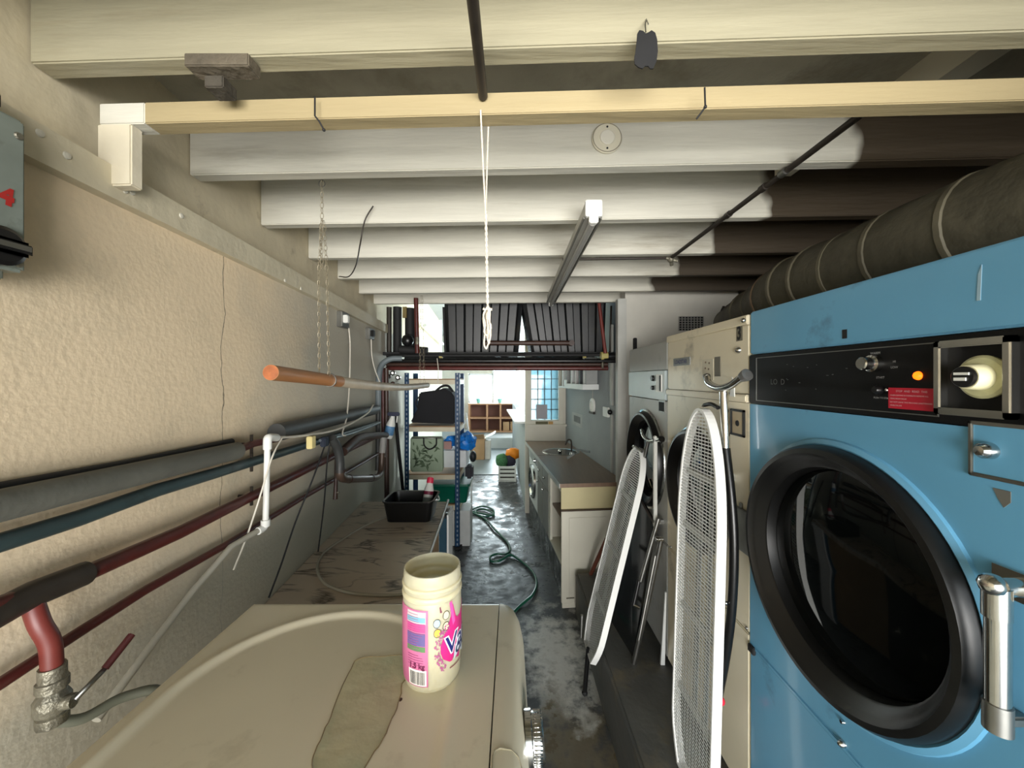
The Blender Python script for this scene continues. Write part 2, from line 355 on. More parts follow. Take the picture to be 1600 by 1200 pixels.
MB().hexa([(.185, 5, 1.145), (.19, 5, 1.145), (.105, 9.25, 1.145), (.10, 9.25, 1.145), (.185, 5, 2.9), (.19, 5, 2.9), (.105, 9.25, 2.9), (.10, 9.25, 2.9)]).build('pane', M_GLASS, w2)
MB().box(.08, 2.0, 9.3, 9.4, 0, 2.95).build('wall_shop_right', M_WHITE, kind='structure')
MB().box(1.9, 2.0, 9.4, 11.2, 0, 2.95).build('wall_shop_side', M_WHITE, kind='structure')
# wall facing us behind the sink, with the leaded window
X0, X1, Z0, Z1 = .226, .574, 1.18, 2.22
sw = MB(); sw.box(.15, X0, 4.86, 4.96, 0, 2.95).box(X1, .95, 4.86, 4.96, 0, 2.95).box(X0, X1, 4.86, 4.96, 0, Z0).box(X0, X1, 4.86, 4.96, Z1, 2.95)
sw.build('wall_sink_end', M_CREAM, kind='structure')
w3 = thing('window_3', (.4, 4.9, Z0), None, None, kind='structure')
f = MB()
f.box(X0-.05, X0, 4.83, 4.87, Z0-.05, Z1+.05).box(X1, X1+.05, 4.83, 4.87, Z0-.05, Z1+.05).box(X0, X1, 4.83, 4.87, Z0-.05, Z0).box(X0, X1, 4.83, 4.87, Z1, Z1+.05)
f.build('window_frame', M_CREAM, w3, bevel=.004)
MB().box(X0-.07, X1+.11, 4.80, 4.86, Z0-.075, Z0-.05).build('window_sill', M_CREAM, w3, bevel=.004)
cw, rh = (X1-X0)/4, .13
pm = None
for i in range(4):
    for j in range(8):
        if pm is None:
            o = MB().box(X0+.002, X0+cw-.002, 4.895, 4.90, Z0+.002, Z0+rh-.002).build('pane', M_LEADGLASS, w3); pm = o
        else:
            o = pm.copy(); COL.objects.link(o); o.parent = w3; o.location = (i*cw, 0, j*rh)
f = MB()
for i in range(1, 4): f.box(X0+i*cw-.004, X0+i*cw+.004, 4.888, 4.905, Z0, Z1)
for j in range(1, 8): f.box(X0, X1, 4.888, 4.905, Z0+j*rh-.004, Z0+j*rh+.004)
f.build('lead_came', M_IRON, w3)
# right wall above the worktop, and the frame in which worktop and cabinets stand
CAB = Matrix.Translation((.36, 2.88, 0)) @ Matrix.Rotation(math.atan2(.0975, .995), 4, 'Z')   # x' to the wall, y' along the run
MB(CAB).box(.495, .62, .0, 2.0, 0, 1.895).build('wall_right', M_WALLR, kind='structure')
MB().box(.98, 1.05, 3.02, 4.9, 1.6, 2.95).build('wall_right_upper', M_WALLR, kind='structure')
MB().box(.845, 1.80, 2.90, 3.02, 0, 2.5).build('wall_vent', mat('vent_wall', (205, 202, 192), .8, var=.06), kind='structure')
MB().box(1.70, 1.8, -1.3, 2.9, 0, 2.6).build('wall_right_rear', mat('dark_rear_wall', (70, 66, 58), .9), kind='structure')  # evenly dark wall colour
MB().box(.78, .845, 2.86, 2.93, 0, 2.30).build('trim_3', mat('post_paint', (186, 186, 180), .5), kind='structure', bevel=.004)
# unseen wall and lintel round the doorway behind the camera, added to block light
MB().box(1.5, 1.8, -1.32, -1.22, 0, 2.6).build('wall_front_blocker', M_OLDWALL, kind='structure')
MB().box(-.95, 1.5, -1.32, -1.22, 2.15, 2.6).build('lintel_blocker', M_OLDWALL, kind='structure')
# the plinths
MB().hexa([(.485, -1.2, 0), (1.7, -1.2, 0), (1.7, 2.78, 0), (.45, 2.78, 0), (.485, -1.2, .30), (1.7, -1.2, .30), (1.7, 2.78, .30), (.45, 2.78, .30)]).build('floor_plinth', M_CURB, kind='structure', bevel=.012)
MB(CAB).box(.03, .49, .03, 1.93, 0, .30).build('floor_plinth_sink', M_FLOOR, kind='structure')
MB().box(-.66, -.02, .2, .98, 0, .30).build('floor_plinth_washer', M_CURB, kind='structure')

# ceiling: boards, joists, noggins
ceil = MB().box(-1.25, 1.8, -1.3, 3.28, 2.52, 2.60).build('ceiling', M_CEIL, kind='structure')
MB().box(-3.3, 2.0, 3.28, 11.35, 2.95, 3.05).build('ceiling_shop', M_CEILW, kind='structure')
def jbox(Y0, t, z0, z1, x0, x1, s=.038):
    f = lambda x, y: y-s*x
    return MB().hexa([(x0, f(x0, Y0), z0), (x1, f(x1, Y0), z0), (x1, f(x1, Y0+t), z0), (x0, f(x0, Y0+t), z0),
                      (x0, f(x0, Y0), z1), (x1, f(x1, Y0), z1), (x1, f(x1, Y0+t), z1), (x0, f(x0, Y0+t), z1)])
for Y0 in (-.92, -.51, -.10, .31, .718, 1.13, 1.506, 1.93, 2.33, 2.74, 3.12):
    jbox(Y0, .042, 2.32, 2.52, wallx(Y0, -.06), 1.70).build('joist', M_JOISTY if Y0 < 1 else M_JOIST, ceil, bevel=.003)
MB().box(1.05, 1.12, .765, 1.08, 2.44, 2.52).build('noggin', M_CREAM, ceil)
MB().box(.98, 1.04, 1.18, 1.44, 2.46, 2.52).build('noggin', M_CREAM, ceil)
# cream batten under the joists with its upright on the ledger
bt = thing('batten', (.3, .82, 2.25), 'cream timber batten fixed crosswise under the second bay of joists', 'timber')
jbox(.802, .04, 2.254, 2.30, -.80, 1.68).build('rail', M_BATTEN, bt, bevel=.002)
jbox(.802, .04, 2.254, 2.30, -.902, -.80).build('painted_end', M_JOIST, bt, bevel=.002)
jbox(.800, .028, 2.12, 2.254, -.905, -.828).build('upright', mat('upright_paint', (214, 205, 182), .6, bump=.4, bscale=20), bt, bevel=.003)
# T-shaped timber bracket beneath the first joist
tb = thing('bracket', P(348, 110, .74), 'dirty grey T shaped timber bracket under the first joist', 'bracket')
MB().box(*(P(302, 0, .75).x, P(400, 0, .75).x, .728, .765, 2.294, 2.319)).build('crosspiece', mat('old_timber', (92, 84, 70), .8, var=.3, scale=20, bump=.5), tb, bevel=.002)
MB().box(P(331, 0, .77).x, P(360, 0, .77).x, .750, .790, 2.270, 2.294).build('stem', mat('dark_timber', (66, 61, 52), .8, var=.3, scale=20, bump=.5), tb, bevel=.002)
# vent grille on the vent wall
vg = thing('vent_grille', (1.3, 2.9, 2.05), 'square mesh ventilation grille high on the rear wall', 'vent')
a, b_ = P(1060, 517, 2.9), P(1098, 495, 2.9)
MB().box(a.x, b_.x, 2.893, 2.9, a.z, b_.z).build('backing', M_BLACKM, vg)
g = MB()
for i in range(9): x = a.x+(b_.x-a.x)*i/8; g.box(x-.002, x+.002, 2.886, 2.893, a.z, b_.z)
for i in range(7): z = a.z+(b_.z-a.z)*i/6; g.box(a.x, b_.x, 2.886, 2.893, z-.002, z+.002)
g.build('grid', M_GREY, vg)

# ================================================================= DRYERS
XF = .74
def disc(mb, c, r, h, n=20): mb.lathe([(r, 0), (r, h*.8), (r*.9, h)], c, (-1, 0, 0), n)
def front(y0, y1, z0, z1, name, m, parent, x=XF, t=.02, bevel=.004, **k):
    return MB().box(x, x+t, y0, y1, z0, z1).build(name, m, parent, bevel=bevel, **k)
def carcass(t, y0, y1, ztop, m):
    MB().box(XF+.12, 1.60, y0, y1, .36, ztop-.004).build('body', m, t, bevel=.004)
    MB().box(XF+.02, XF+.12, y0, y0+.003, .36, ztop-.004).build('side_panel', m, t)
    MB().box(XF+.02, XF+.12, y1-.003, y1, .36, ztop-.004).build('side_panel', m, t)
    MB().box(XF+.02, XF+.12, y0, y1, ztop-.008, ztop-.004).build('top_edge', m, t)
    MB().box(XF+.06, 1.58, y0+.01, y1-.01, .30, .36).build('toe_kick', M_BLACKM, t)
def front_hole(y0, y1, z0, z1, cy, cz, r, m, t):
    vs = []; n = 96
    for k in range(n):
        a = 2*pi*k/n; c_, s_ = cos(a), sin(a)
        tt = min(((y1-cy)/c_ if c_ > 1e-9 else (y0-cy)/c_ if c_ < -1e-9 else 9), ((z1-cz)/s_ if s_ > 1e-9 else (z0-cz)/s_ if s_ < -1e-9 else 9))
        vs += [(XF, cy+c_*tt, cz+s_*tt), (XF, cy+c_*r, cz+s_*r), (XF+.02, cy+c_*r, cz+s_*r), (XF+.02, cy+c_*tt, cz+s_*tt)]
    # snap the nearest samples to the corners
    for (yc, zc) in ((y0, z0), (y1, z0), (y1, z1), (y0, z1)):
        k = min(range(n), key=lambda k: (vs[4*k][1]-yc)**2+(vs[4*k][2]-zc)**2); vs[4*k] = (XF, yc, zc); vs[4*k+3] = (XF+.02, yc, zc)
    fs = [(4*k+i, 4*k+(i+1) % 4, 4*((k+1) % n)+(i+1) % 4, 4*((k+1) % n)+i) for k in range(n) for i in range(4)]
    return MB().add(vs, fs).build('front_panel', m, t)
def door(t, cy, cz, R, rg, ringm, rimcol=None, dep=.028):
    if rimcol: MB().lathe([(R+.016, 0), (R+.014, .006), (R+.004, .010), (R-.004, .004)], (XF, cy, cz), (-1, 0, 0), 72, False, False).build('door_surround', rimcol, t)
    k = (R-rg)
    dr = MB().lathe([(R, 0), (R, .024), (R-.14*k, .036), (R-.36*k, .038), (R-.55*k, .026), (R-.62*k, .024), (R-.86*k, .004), (R-.94*k, .002), (rg, -dep*.4), (rg-.002, -dep)], (XF, cy, cz), (-1, 0, 0), 72, False, False).build('door', ringm, t)
    MB().lathe([(rg, -dep), (rg*.98, -dep+.006), (rg*.8, -dep+.014), (rg*.5, -dep+.019), (.001, -dep+.021)], (XF, cy, cz), (-1, 0, 0), 64, True, True).build('door_glass', M_DARKGLASS, dr)
    return dr
# --- blue dryer
bd = thing('tumble_dryer', (1.17, .83, .30), 'blue enamelled tumble dryer with a big round black door', 'dryer')
y0, y1 = .452, 1.20
carcass(bd, y0, y1, 1.91, M_BLUE)
front(y0, y1, 1.776, 1.908, 'top_panel', M_BLUE, bd)
front_hole(y0, y1, .878, 1.622, .883, 1.256, .262, M_BLUE, bd)
front(y0, y1, .36, .870, 'lower_panel', M_BLUE, bd)
cp = front(y0, y1, 1.624, 1.774, 'control_panel', mat('panel_black', (7, 7, 8), .45, spec=.25), bd, x=XF-.004, t=.024, bevel=.003)
yL, yR = RM(1184, 0).y, RM(1471, 0).y
o = MB(); zt, zb = 1.762, 1.636; tx = XF-.0055
for (a1, a2, b1, b2) in ((yR, yL, zt, zt+.0018), (yR, yL, zb-.0018, zb), (yL-.0018, yL, zb, zt), (yR, yR+.0018, zb, zt)): o.box(tx, XF-.003, a1, a2, b1, b2)
o.build('outline', M_STEEL, cp)
# recessed timer box with chrome frame
ya, yb = RM(1473, 0).y, RM(1598, 0).y
tf = MB(); X_ = XF-.018
for (p, q, r_, s_) in ((yb, ya, 1.752, 1.764), (yb, ya, 1.640, 1.652), (ya-.011, ya, 1.64, 1.764), (yb, yb+.011, 1.64, 1.764)): tf.box(X_, XF, p, q, r_, s_)
tf.build('timer_frame', M_CHROME, cp, bevel=.002)
cyd, czd = .600, 1.703
dl = MB().lathe([(.034, 0), (.034, .004), (.030, .007)], (XF-.004, cyd, czd), (-1, 0, 0), 40)
dl.build('dial', mat('dial_cream', (190, 188, 146), .4, var=.1, scale=60), cp)
kn = MB().lathe([(.021, .006), (.019, .028), (.018, .030)], (XF-.004, cyd, czd), (-1, 0, 0), 32).build('timer_knob', mat('ivory_knob', (222, 216, 176), .35), cp)
MB().lathe([(.0165, .030), (.0165, .034), (.015, .035)], (XF-.004, cyd, czd), (-1, 0, 0), 28).build('knob_cap', M_BLACK, cp)
MB().box(XF-.041, XF-.0385, cyd-.010, cyd+.010, czd+.003, czd+.007).box(XF-.041, XF-.0385, cyd-.006, cyd+.010, czd-.006, czd-.001).build('knob_mark', M_PAPERW, cp)
k1 = RM(1372, 568)
MB().lathe([(.017, 0), (.017, .012), (.013, .014), (.013, .030), (.011, .032)], (XF-.004, k1.y, k1.z), (-1, 0, 0), 28).build('selector_knob', M_CHROME, cp)
k1 = RM(1378, 609)
MB().lathe([(.009, 0), (.009, .006), (.006, .012)], (XF-.004, k1.y, k1.z), (-1, 0, 0), 20).build('start_button', M_BLACK, cp)
MB().ball((XF-.006, k1.y-.016, k1.z), .0035, 10).build('screw', M_CHROME, cp)
k1 = RM(1438, 587)
MB().lathe([(.008, 0), (.007, .003), (.004, .005)], (XF-.004, k1.y, k1.z), (-1, 0, 0), 20).build('pilot_lamp', mat('orange_lamp', (255, 110, 20), .4, emit=((255, 90, 10), 4)), cp)
a, b_ = RM(1393, 603), RM(1470, 634)
st = MB().box(XF-.0062, XF-.0045, b_.y, a.y, 1.643, 1.683).build('warning_sticker', mat('red_sticker', (176, 24, 46), .4, var=.03), cp, label='red warning sticker with white lines of print')
ln = lambda yc, zc, rot=0: (lambda u, v: Vector((XF-.0068, yc-u, zc+v)))
MT = mat('print_white', (214, 180, 184), .5); MG = mat('print_grey', (150, 150, 150), .5)
ym = (a.y+b_.y)/2
text('STOP  AND  READ  THIS', .0052, ln(ym, 1.6765), MT, cp)
for i, s_ in enumerate(('WHEN DRYING IS COMPLETE REMOVE ALL', 'ITEMS FROM DRUM', 'DO NOT LEAVE THIS MACHINE UNATTENDED', 'WHILE IN USE')):
    text(s_, .0036, (lambda u, v, zc=1.6685-.0065*i: Vector((XF-.0068, a.y-.004-u, zc+v))), MT, cp, align='LEFT')
lp = lambda px, py: (lambda u, v, q=RM(px, py): Vector((XF-.0058, q.y-u, q.z+v)))
text('LO  D', .022, lp(1218, 597), mat('worn_print', (92, 92, 92), .5), cp)
text('WARM', .007, lp(1372, 552), MG, cp); text('START', .006, lp(1380, 590), MG, cp); text('PUSH TO START', .005, lp(1383, 622), MG, cp)
text('HI', .006, lp(1402, 565), MG, cp); text('LOW', .006, lp(1402, 574), MG, cp)
o = MB()
for i in range(12):
    q = RM(random.uniform(1225, 1350), 592+random.uniform(-25, 25)); o.box(XF-.0055, XF-.004, q.y, q.y+random.uniform(.001, .005), q.z, q.z+.0012)
o.build('scuffs', mat('scuff_grey', (84, 84, 84), .5), cp, kind='stuff')
q = RM(1530, 440); MB().prism([(XF-.0008, q.y-.002, q.z-.030), (XF-.0008, q.y+.003, q.z-.030), (XF-.0008, q.y+.001, q.z+.012), (XF-.0008, q.y-.004, q.z+.026)], (.001, 0, 0)).build('scratch', mat('pale_scratch', (150, 180, 196), .5), bd)
# slot, plate with knob, label residue
q = RM(1320, 522); MB().box(XF-.001, XF+.002, q.y-.006, q.y+.006, q.z-.010, q.z+.010).build('slot', M_BLACKM, bd)
q = MB(); ya, yb = RM(1517, 0).y, .505; za, zb = 1.633, 1.545
for (p, r_, s_, u_) in ((yb, ya, za-.006, za), (yb, ya, zb, zb+.006), (ya-.006, ya, zb, za), (yb, yb+.006, zb, za)): q.box(XF-.006, XF, p, r_, s_, u_)
lockf = q.build('coin_plate_frame', M_STEEL, bd, bevel=.0015)
MB().box(XF-.003, XF, yb+.006, ya-.006, zb+.006, za-.006).build('coin_plate', M_BLUE, bd)
MB().lathe([(.013, 0), (.012, .012), (.007, .018), (.001, .019)], (XF-.003, RM(1560, 0).y+.008, 1.589), (-1, 0, 0), 24).build('plate_knob', M_CHROME, bd)
q1 = RM(1552, 762); q2 = RM(1580, 796)
MB().prism([(XF-.001, q1.y, q1.z), (XF-.001, q2.y, q1.z), (XF-.001, q2.y, q2.z+.01), (XF-.001, q2.y+.008, q2.z), (XF-.001, q1.y-.006, q2.z+.012)], (.002, 0, 0)).build('bare_patch', mat('bare_metal', (112, 112, 106), .5, .3), bd)
door(bd, .883, 1.256, .288, .232, M_RUBBER, M_BLUE)
# door pull: chrome bar and its bracket
HX = .700
MB().tube([(HX, .555, 1.20), (HX, .555, 1.385)], .0135, 20).build('door_handle', M_CHROME, bd)
MB().tube([(HX, .555, 1.192), (HX, .555, 1.232)], .0155, 20).build('handle_sleeve', M_STEEL, bd)
MB().box(.735, .742, .515, .590, 1.375, 1.418).tube([(.742, .556, 1.398), (.715, .556, 1.398), (HX, .556, 1.392)], [.014, .013, .011], 14).tube([(HX, .556, 1.355), (HX, .556, 1.400)], .0155, 16).ball((HX-.006, .556, 1.402), .016, 12).build('handle_bracket', M_CHROME, bd)
MB().box(.705, .742, .548, .566, 1.20, 1.215).build('handle_foot', M_STEEL, bd, bevel=.003)
# hinge and seam fittings
MB().box(XF-.014, XF-.004, 1.168, 1.262, 1.15, 1.285).box(XF-.028, XF-.004, 1.150, 1.168, 1.19, 1.235).build('door_hinge', M_STEEL, bd, bevel=.002)
q = RM(1318, 1158); MB().lathe([(.008, 0), (.007, .008), (.003, .012)], (XF, q.y, q.z-.006), (-1, 0, 0), 16).build('panel_screw', M_CHROME, bd)
q = RM(1318, 1128); MB().lathe([(.005, 0), (.004, .006)], (XF, q.y, q.z), (-1, 0, 0), 12).build('panel_screw', M_CHROME, bd)
MB().box(XF-.010, XF, 1.17, 1.198, .855, .878).build('panel_catch', M_BLACKM, bd, bevel=.002)
MB().box(XF-.003, XF+.006, y0, y1, .868, .880).build('panel_lip', M_BLUE, bd, bevel=.002)

# --- beige dryer
gd = thing('tumble_dryer', (1.17, 1.52, .30), 'beige tumble dryer bearing the numeral 3, next to the blue one', 'dryer')
y0, y1 = 1.206, 1.840
carcass(gd, y0, y1, 1.90, M_BEIGE)
front(y0, y1, 1.652, 1.872, 'top_panel', M_BEIGE, gd)
MB().box(XF-.006, XF+.02, y0, y1, 1.872, 1.902).build('top_flange', M_BEIGE, gd, bevel=.003)
MB().box(XF-.010, XF+.02, y0, y1, 1.625, 1.650).build('ledge', M_BEIGE, gd, bevel=.004)
front_hole(y0, y1, .905, 1.623, 1.545, 1.262, .208, M_BEIGE, gd)
front(y0, y1, .36, .897, 'lower_panel', M_BEIGE, gd)
a, b_ = RM(1151, 504), RM(1160, 529)
MB().box(XF-.0012, XF, b_.y-.002, a.y, 1.824, 1.886-.014).build('number_plate', mat('plate_grey', (120, 114, 96), .5), gd)
text('3', .062, (lambda u, v, yc=(a.y+b_.y)/2: Vector((XF-.0018, yc-u*.8, 1.848+v))), M_BLACKM, gd, bold=.002)
q = RM(1155, 547); MB().lathe([(.011, 0), (.010, .006), (.005, .012), (.001, .013)], (XF, q.y, q.z), (-1, 0, 0), 20).build('lock', M_CHROME, gd)
a, b_ = RM(1053, 566), RM(1079, 560)
zc = a.z-.002
MB().box(XF-.003, XF, b_.y, a.y, zc-.016, zc+.018).build('badge', M_STEEL, gd, bevel=.001)
MB().box(XF-.0036, XF-.002, b_.y+.012, a.y-.004, zc-.010, zc+.012).build('badge_strip', mat('badge_grey', (136, 136, 128), .5), gd)
text('LOADSTAR', .024, (lambda u, v, yc=(a.y+b_.y)/2+.004: Vector((XF-.0042, yc-u*1.0, zc+v))), M_NAVY, gd, bold=.0008)
a, b_ = RM(1098, 562), RM(1115, 592)
MB().box(XF-.0015, XF, b_.y, a.y, b_.z-.005, a.z).build('instruction_sticker', mat('paper_sticker', (206, 200, 180), .7, var=.06, scale=40), gd)
o = MB()
for (i, j) in ((.3, .8), (.62, .85), (.35, .5), (.65, .55), (.3, .2), (.6, .22)):
    yy = b_.y+(a.y-b_.y)*i; zz = b_.z+(a.z-b_.z)*j; o.box(XF-.002, XF-.0015, yy, yy+.010, zz-.004, zz+.003)
o.build('sticker_print', mat('print_brown', (120, 104, 84), .6), gd)
a, b_ = RM(1117, 558), RM(1126, 588)
MB().box(XF-.0015, XF, b_.y, a.y, b_.z, a.z).build('worn_label', mat('grey_label', (112, 108, 96), .6), gd)
# coin box
a, b_ = RM(1143, 628), RM(1165, 671)
ya, yb, za, zb = a.y, b_.y, 1.60, 1.512
o = MB()
for (p, r_, s_, u_) in ((yb, ya, za-.008, za), (yb, ya, zb, zb+.008), (ya-.010, ya, zb, za), (yb, yb+.010, zb, za)): o.box(XF-.006, XF, p, r_, s_, u_)
o.build('coin_slot_frame', M_BLACK, gd, bevel=.0015)
MB().box(XF-.003, XF, yb+.01, ya-.01, zb+.008, za-.008).build('coin_slot_plate', mat('tan_plate', (176, 160, 130), .5), gd)
MB().lathe([(.010, 0), (.009, .002)], (XF-.003, (ya+yb)/2, (za+zb)/2-.002), (-1, 0, 0), 16).build('coin_slot', M_BLACKM, gd)
q = RM(1150, 607); MB().prism([(XF-.014, q.y+.012, 1.642), (XF-.014, q.y-.014, 1.642), (XF-.014, q.y-.012, 1.69), (XF-.014, q.y, 1.705)], (.003, 0, 0)).build('torn_sticker', M_PAPERW, gd)
door(gd, 1.545, 1.262, .235, .180, M_RUBBER, M_CHROME)
MB().box(XF-.05, XF, 1.275, 1.300, 1.355, 1.385).box(XF-.05, XF-.04, 1.30, 1.345, 1.350, 1.390).build('door_latch', M_CHROME, gd, bevel=.004)
MB().box(XF-.008, XF, 1.235, 1.247, 1.15, 1.30).build('door_stop', M_STEEL, gd, bevel=.002)
for yy in (1.215, 1.80): MB().lathe([(.005, 0), (.004, .005)], (XF, yy, .912), (-1, 0, 0), 12).build('panel_screw', M_STEEL, gd)
MB().ball((XF-.012, 1.215, 1.885), .008, 10).build('corner_bolt', M_CHROME, gd)

# --- grey dryer
sd = thing('tumble_dryer', (1.17, 2.15, .30), 'grey tumble dryer, farthest of the row, beside the white post', 'dryer')
y0, y1 = 1.846, 2.445
carcass(sd, y0, y1, 1.885, M_GREY)
front(y0, y1, 1.745, 1.883, 'top_panel', M_GREY, sd)
o = front(y0+.012, y1, 1.595, 1.742, 'control_panel', mat('pale_blue_panel', (176, 188, 190), .3, var=.05, coat=.3), sd, x=XF-.006, t=.026)
front_hole(y0, y1, .905, 1.590, 2.135, 1.262, .23, M_GREY, sd)
front(y0, y1, .36, .897, 'lower_panel', M_GREY, sd)
for px, py, r_ in ((1021, 591, .016), (1021, 606, .012)):
    q = RM(px, py, .006); MB().lathe([(r_, 0), (r_*.9, .012)], (XF-.006, q.y, q.z), (-1, 0, 0), 20).build('control_knob', M_BLACK, o)
a, b_ = RM(1028, 585), RM(1037, 613)
MB().box(XF-.012, XF-.006, b_.y, a.y, b_.z, a.z).build('switch_plate', M_PAPERW, o, bevel=.002)
MB().box(XF-.0135, XF-.012, b_.y+.005, b_.y+.025, b_.z+.006, a.z-.006).build('switch_strip', M_IRON, o)
a, b_ = RM(1030.5, 625), RM(1040, 646)
MB().box(XF-.005, XF, b_.y, a.y, b_.z, a.z).build('coin_slot_frame', M_STEEL, sd, bevel=.001)
MB().box(XF-.007, XF-.004, b_.y+.008, a.y-.008, b_.z+.008, a.z-.008).build('coin_slot', M_BLACKM, sd)
door(sd, 2.135, 1.262, .255, .205, M_RUBBER, M_CHROME)
MB().box(XF-.05, XF-.035, 1.875, 1.900, .97, 1.42).build('door_handle', M_PAPERW, sd, bevel=.004)
for zz in (1.40, 1.0): MB().box(XF-.05, XF, 1.878, 1.897, zz-.01, zz+.01).build('handle_foot', M_STEEL, sd, bevel=.002)

# exhaust duct over the dryers
dt = thing('exhaust_duct', (1.05, 1.3, 1.92), 'fat dusty exhaust duct lying along the tops of the dryers', 'duct')
dc = lambda y: Vector((1.05+.01*sin(y*5)+.22*max(0, y-1.45), y, 2.035-.05*max(0, y-1.45)))
pts = [dc(-.6+.06*i) for i in range(46)]
rs = [.118+.010*noise.noise(Vector((p.y*9, 0, 0)))-max(0, p.y-1.45)*.05 for p in pts]
MB().tube(pts, rs, 28).build('duct_body', M_DUCT, dt)
for y in (.62, .84, 1.02, 1.17, 1.30, 1.42, 1.55, 1.68, 1.82):
    r = .121+.010*noise.noise(Vector((y*9, 0, 0)))-max(0, y-1.45)*.05
    MB().tube([dc(y-.010), dc(y-.006), dc(y+.006), dc(y+.010)], [r-.004, r, r, r-.004], 28).build('joint_band', mat('duct_band', (96, 91, 75), .6, .1, var=.3, scale=14) if y != 1.55 else mat('duct_band_rusty', (116, 96, 76), .5, .3), dt)
MB().tube([P(1118, 519, 2.36)+Vector((0, 0, -.11)), P(1122, 507, 2.35), P(1135, 480, 2.3)], .022, 12).build('dark_pipe', M_BLACKM, label='short black flue pipe rising behind the beige dryer', cat='pipe')

# ================================================================= IRONING BOARDS
def ironing_board(t, base, top, uvec, hw, L, nose, seed):
    """base/top: centre line ends; uvec: width direction towards the far side; the mesh faces the aisle"""
    base = Vector(base); v = (Vector(top)-base).normalized(); u = Vector(uvec); u = (u-v*u.dot(v)).normalized(); w_ = u.cross(v).normalized()
    if w_.x > 0: w_ = -w_
    T = Matrix(((u.x, v.x, w_.x, base.x), (u.y, v.y, w_.y, base.y), (u.z, v.z, w_.z, base.z), (0, 0, 0, 1)))
    def half(s):
        a = 1.0
        if s > L-nose: q = (s-(L-nose))/nose; a = math.sqrt(max(0, 1-q**2.1))
        elif s < .16: a = .62+.38*sin(pi/2*s/.16)
        return hw*a
    ring = []
    N_ = 40
    for i in range(N_+1): s = L*(1-(1-i/N_)**1.6) if i < N_ else L; ring.append((half(s), s))
    pts = [(x, s) for x, s in ring]+[(-x, s) for x, s in ring[::-1][1:]]
    vs = []; n = len(pts)
    for (x, s) in pts:
        k = max(0, 1-.010/max(.02, sqrt(x*x+(s-L*.5)**2)))
        for (sc, h) in ((1, .004), (1, -.026), (k, -.026), (k, .004)): vs.append((x*(1 if sc == 1 else max(0, (abs(x)-.008)/max(abs(x), 1e-4))), L*.5+(s-L*.5)*(1 if sc == 1 else (L-.016)/L), h))
    fs = [(i*4+a, i*4+(a+1) % 4, ((i+1) % n)*4+(a+1) % 4, ((i+1) % n)*4+a) for i in range(n) for a in range(4)]
    MB(T).add(vs, fs).build('rim', mat('white_rim', (232, 232, 228), .35, var=.02), t)
    g = MB(T); s = .012
    while s < L-.006:
        h_ = half(s)-.004
        if h_ > .01: g.add([(-h_, s-.0019, 0), (h_, s-.0019, 0), (h_, s+.0019, 0), (-h_, s+.0019, 0), (-h_, s-.0019, -.0015), (h_, s-.0019, -.0015), (h_, s+.0019, -.0015), (-h_, s+.0019, -.0015)], [(0, 1, 2, 3), (7, 6, 5, 4), (0, 4, 5, 1), (2, 6, 7, 3)])
        s += .0118
    x = -hw+.01
    while x < hw:
        s1 = L
        while half(s1) < abs(x)+.004 and s1 > L-nose: s1 -= .01
        s0 = 0
        while half(s0) < abs(x)+.004 and s0 < .16: s0 += .01
        g.add([(x-.0018, s0, .0003), (x+.0018, s0, .0003), (x+.0018, s1, .0003), (x-.0018, s1, .0003)], [(0, 1, 2, 3)])
        x += .022
    g.build('mesh_top', mat('mesh_white', (232, 234, 232), .4, 0, var=.03), t, kind='stuff')
    for s in (.25, .55, .85, 1.05):
        if s < L-.1: MB(T).box(-half(s)+.006, half(s)-.006, s-.010, s+.010, -.026, -.014).build('brace', mat('brace_white', (190, 190, 186), .5), t)
    for x in (-.045, .030): MB(T).box(x, x+.015, .2, L-.25, -.036, -.026).build('leg_rail', M_STEEL, t)
    return T
ib = thing('ironing_board', (.61, 1.27, .30), 'white mesh ironing board propped in front of the beige dryer', 'ironing board')
ironing_board(ib, (.596, 1.305, .31), (.648, 1.335, 1.60), (0, 1, 0), .142, 1.29, .42, 1)
# its folded leg: steel upper part, black lower part, cross foot on top
lx = .700
top = bez([RM(1131, 612, .05), RM(1134, 700, .05)], 4)
MB().tube(top, .0135, 16).build('leg', M_CHROME, ib, label='bright steel upper tube')
low = bez([RM(1134, 700, .05), RM(1143, 780, .05), RM(1147, 860, .052), RM(1144, 945, .056), RM(1135, 1020, .062), RM(1123, 1085, .07)], 6)
MB().tube(low, .0135, 16).build('leg', M_BLACK, ib, label='black lower tube')
q = RM(1134, 942, .075); MB().ball((q.x, q.y, q.z), .007, 10).build('rivet', M_CHROME, ib)
ft = bez([P(1104, 588, 1.36), P(1108, 599, 1.33), P(1122, 606, 1.25), P(1140, 603, 1.18), P(1156, 592, 1.13), P(1168, 585, 1.10)], 6)
MB().tube(ft, [.0115]*len(ft), 16).build('foot_bar', M_CHROME, ib)
MB().tube([ft[-5], ft[-2], ft[-1], ft[-1]+(ft[-1]-ft[-2])*.3], [.0145, .018, .0175, .009], 18).build('foot_cap', mat('grey_cap', (120, 120, 118), .3, .6), ib)
MB().tube([ft[0]-(ft[1]-ft[0])*.4, ft[1]], [.0125, .0125], 16).build('foot_cap', M_STEEL, ib)
q = P(1101, 633, 1.36); q2 = P(1122, 637, 1.27)
MB().tube(bez([q, (q+q2)/2+Vector((0, 0, .008)), q2], 4), .007, 10).build('catch', M_BLACK, ib)
MB().ball(P(1099, 634, 1.37), .006, 10).build('catch_screw', M_CHROME, ib)
MB().ball(RM(1126, 1095, .07), .0135, 14).build('foot_ball', mat('red_plastic', (226, 40, 66), .4), ib, label='red ball foot')
q = P(1092, 746, 1.36)

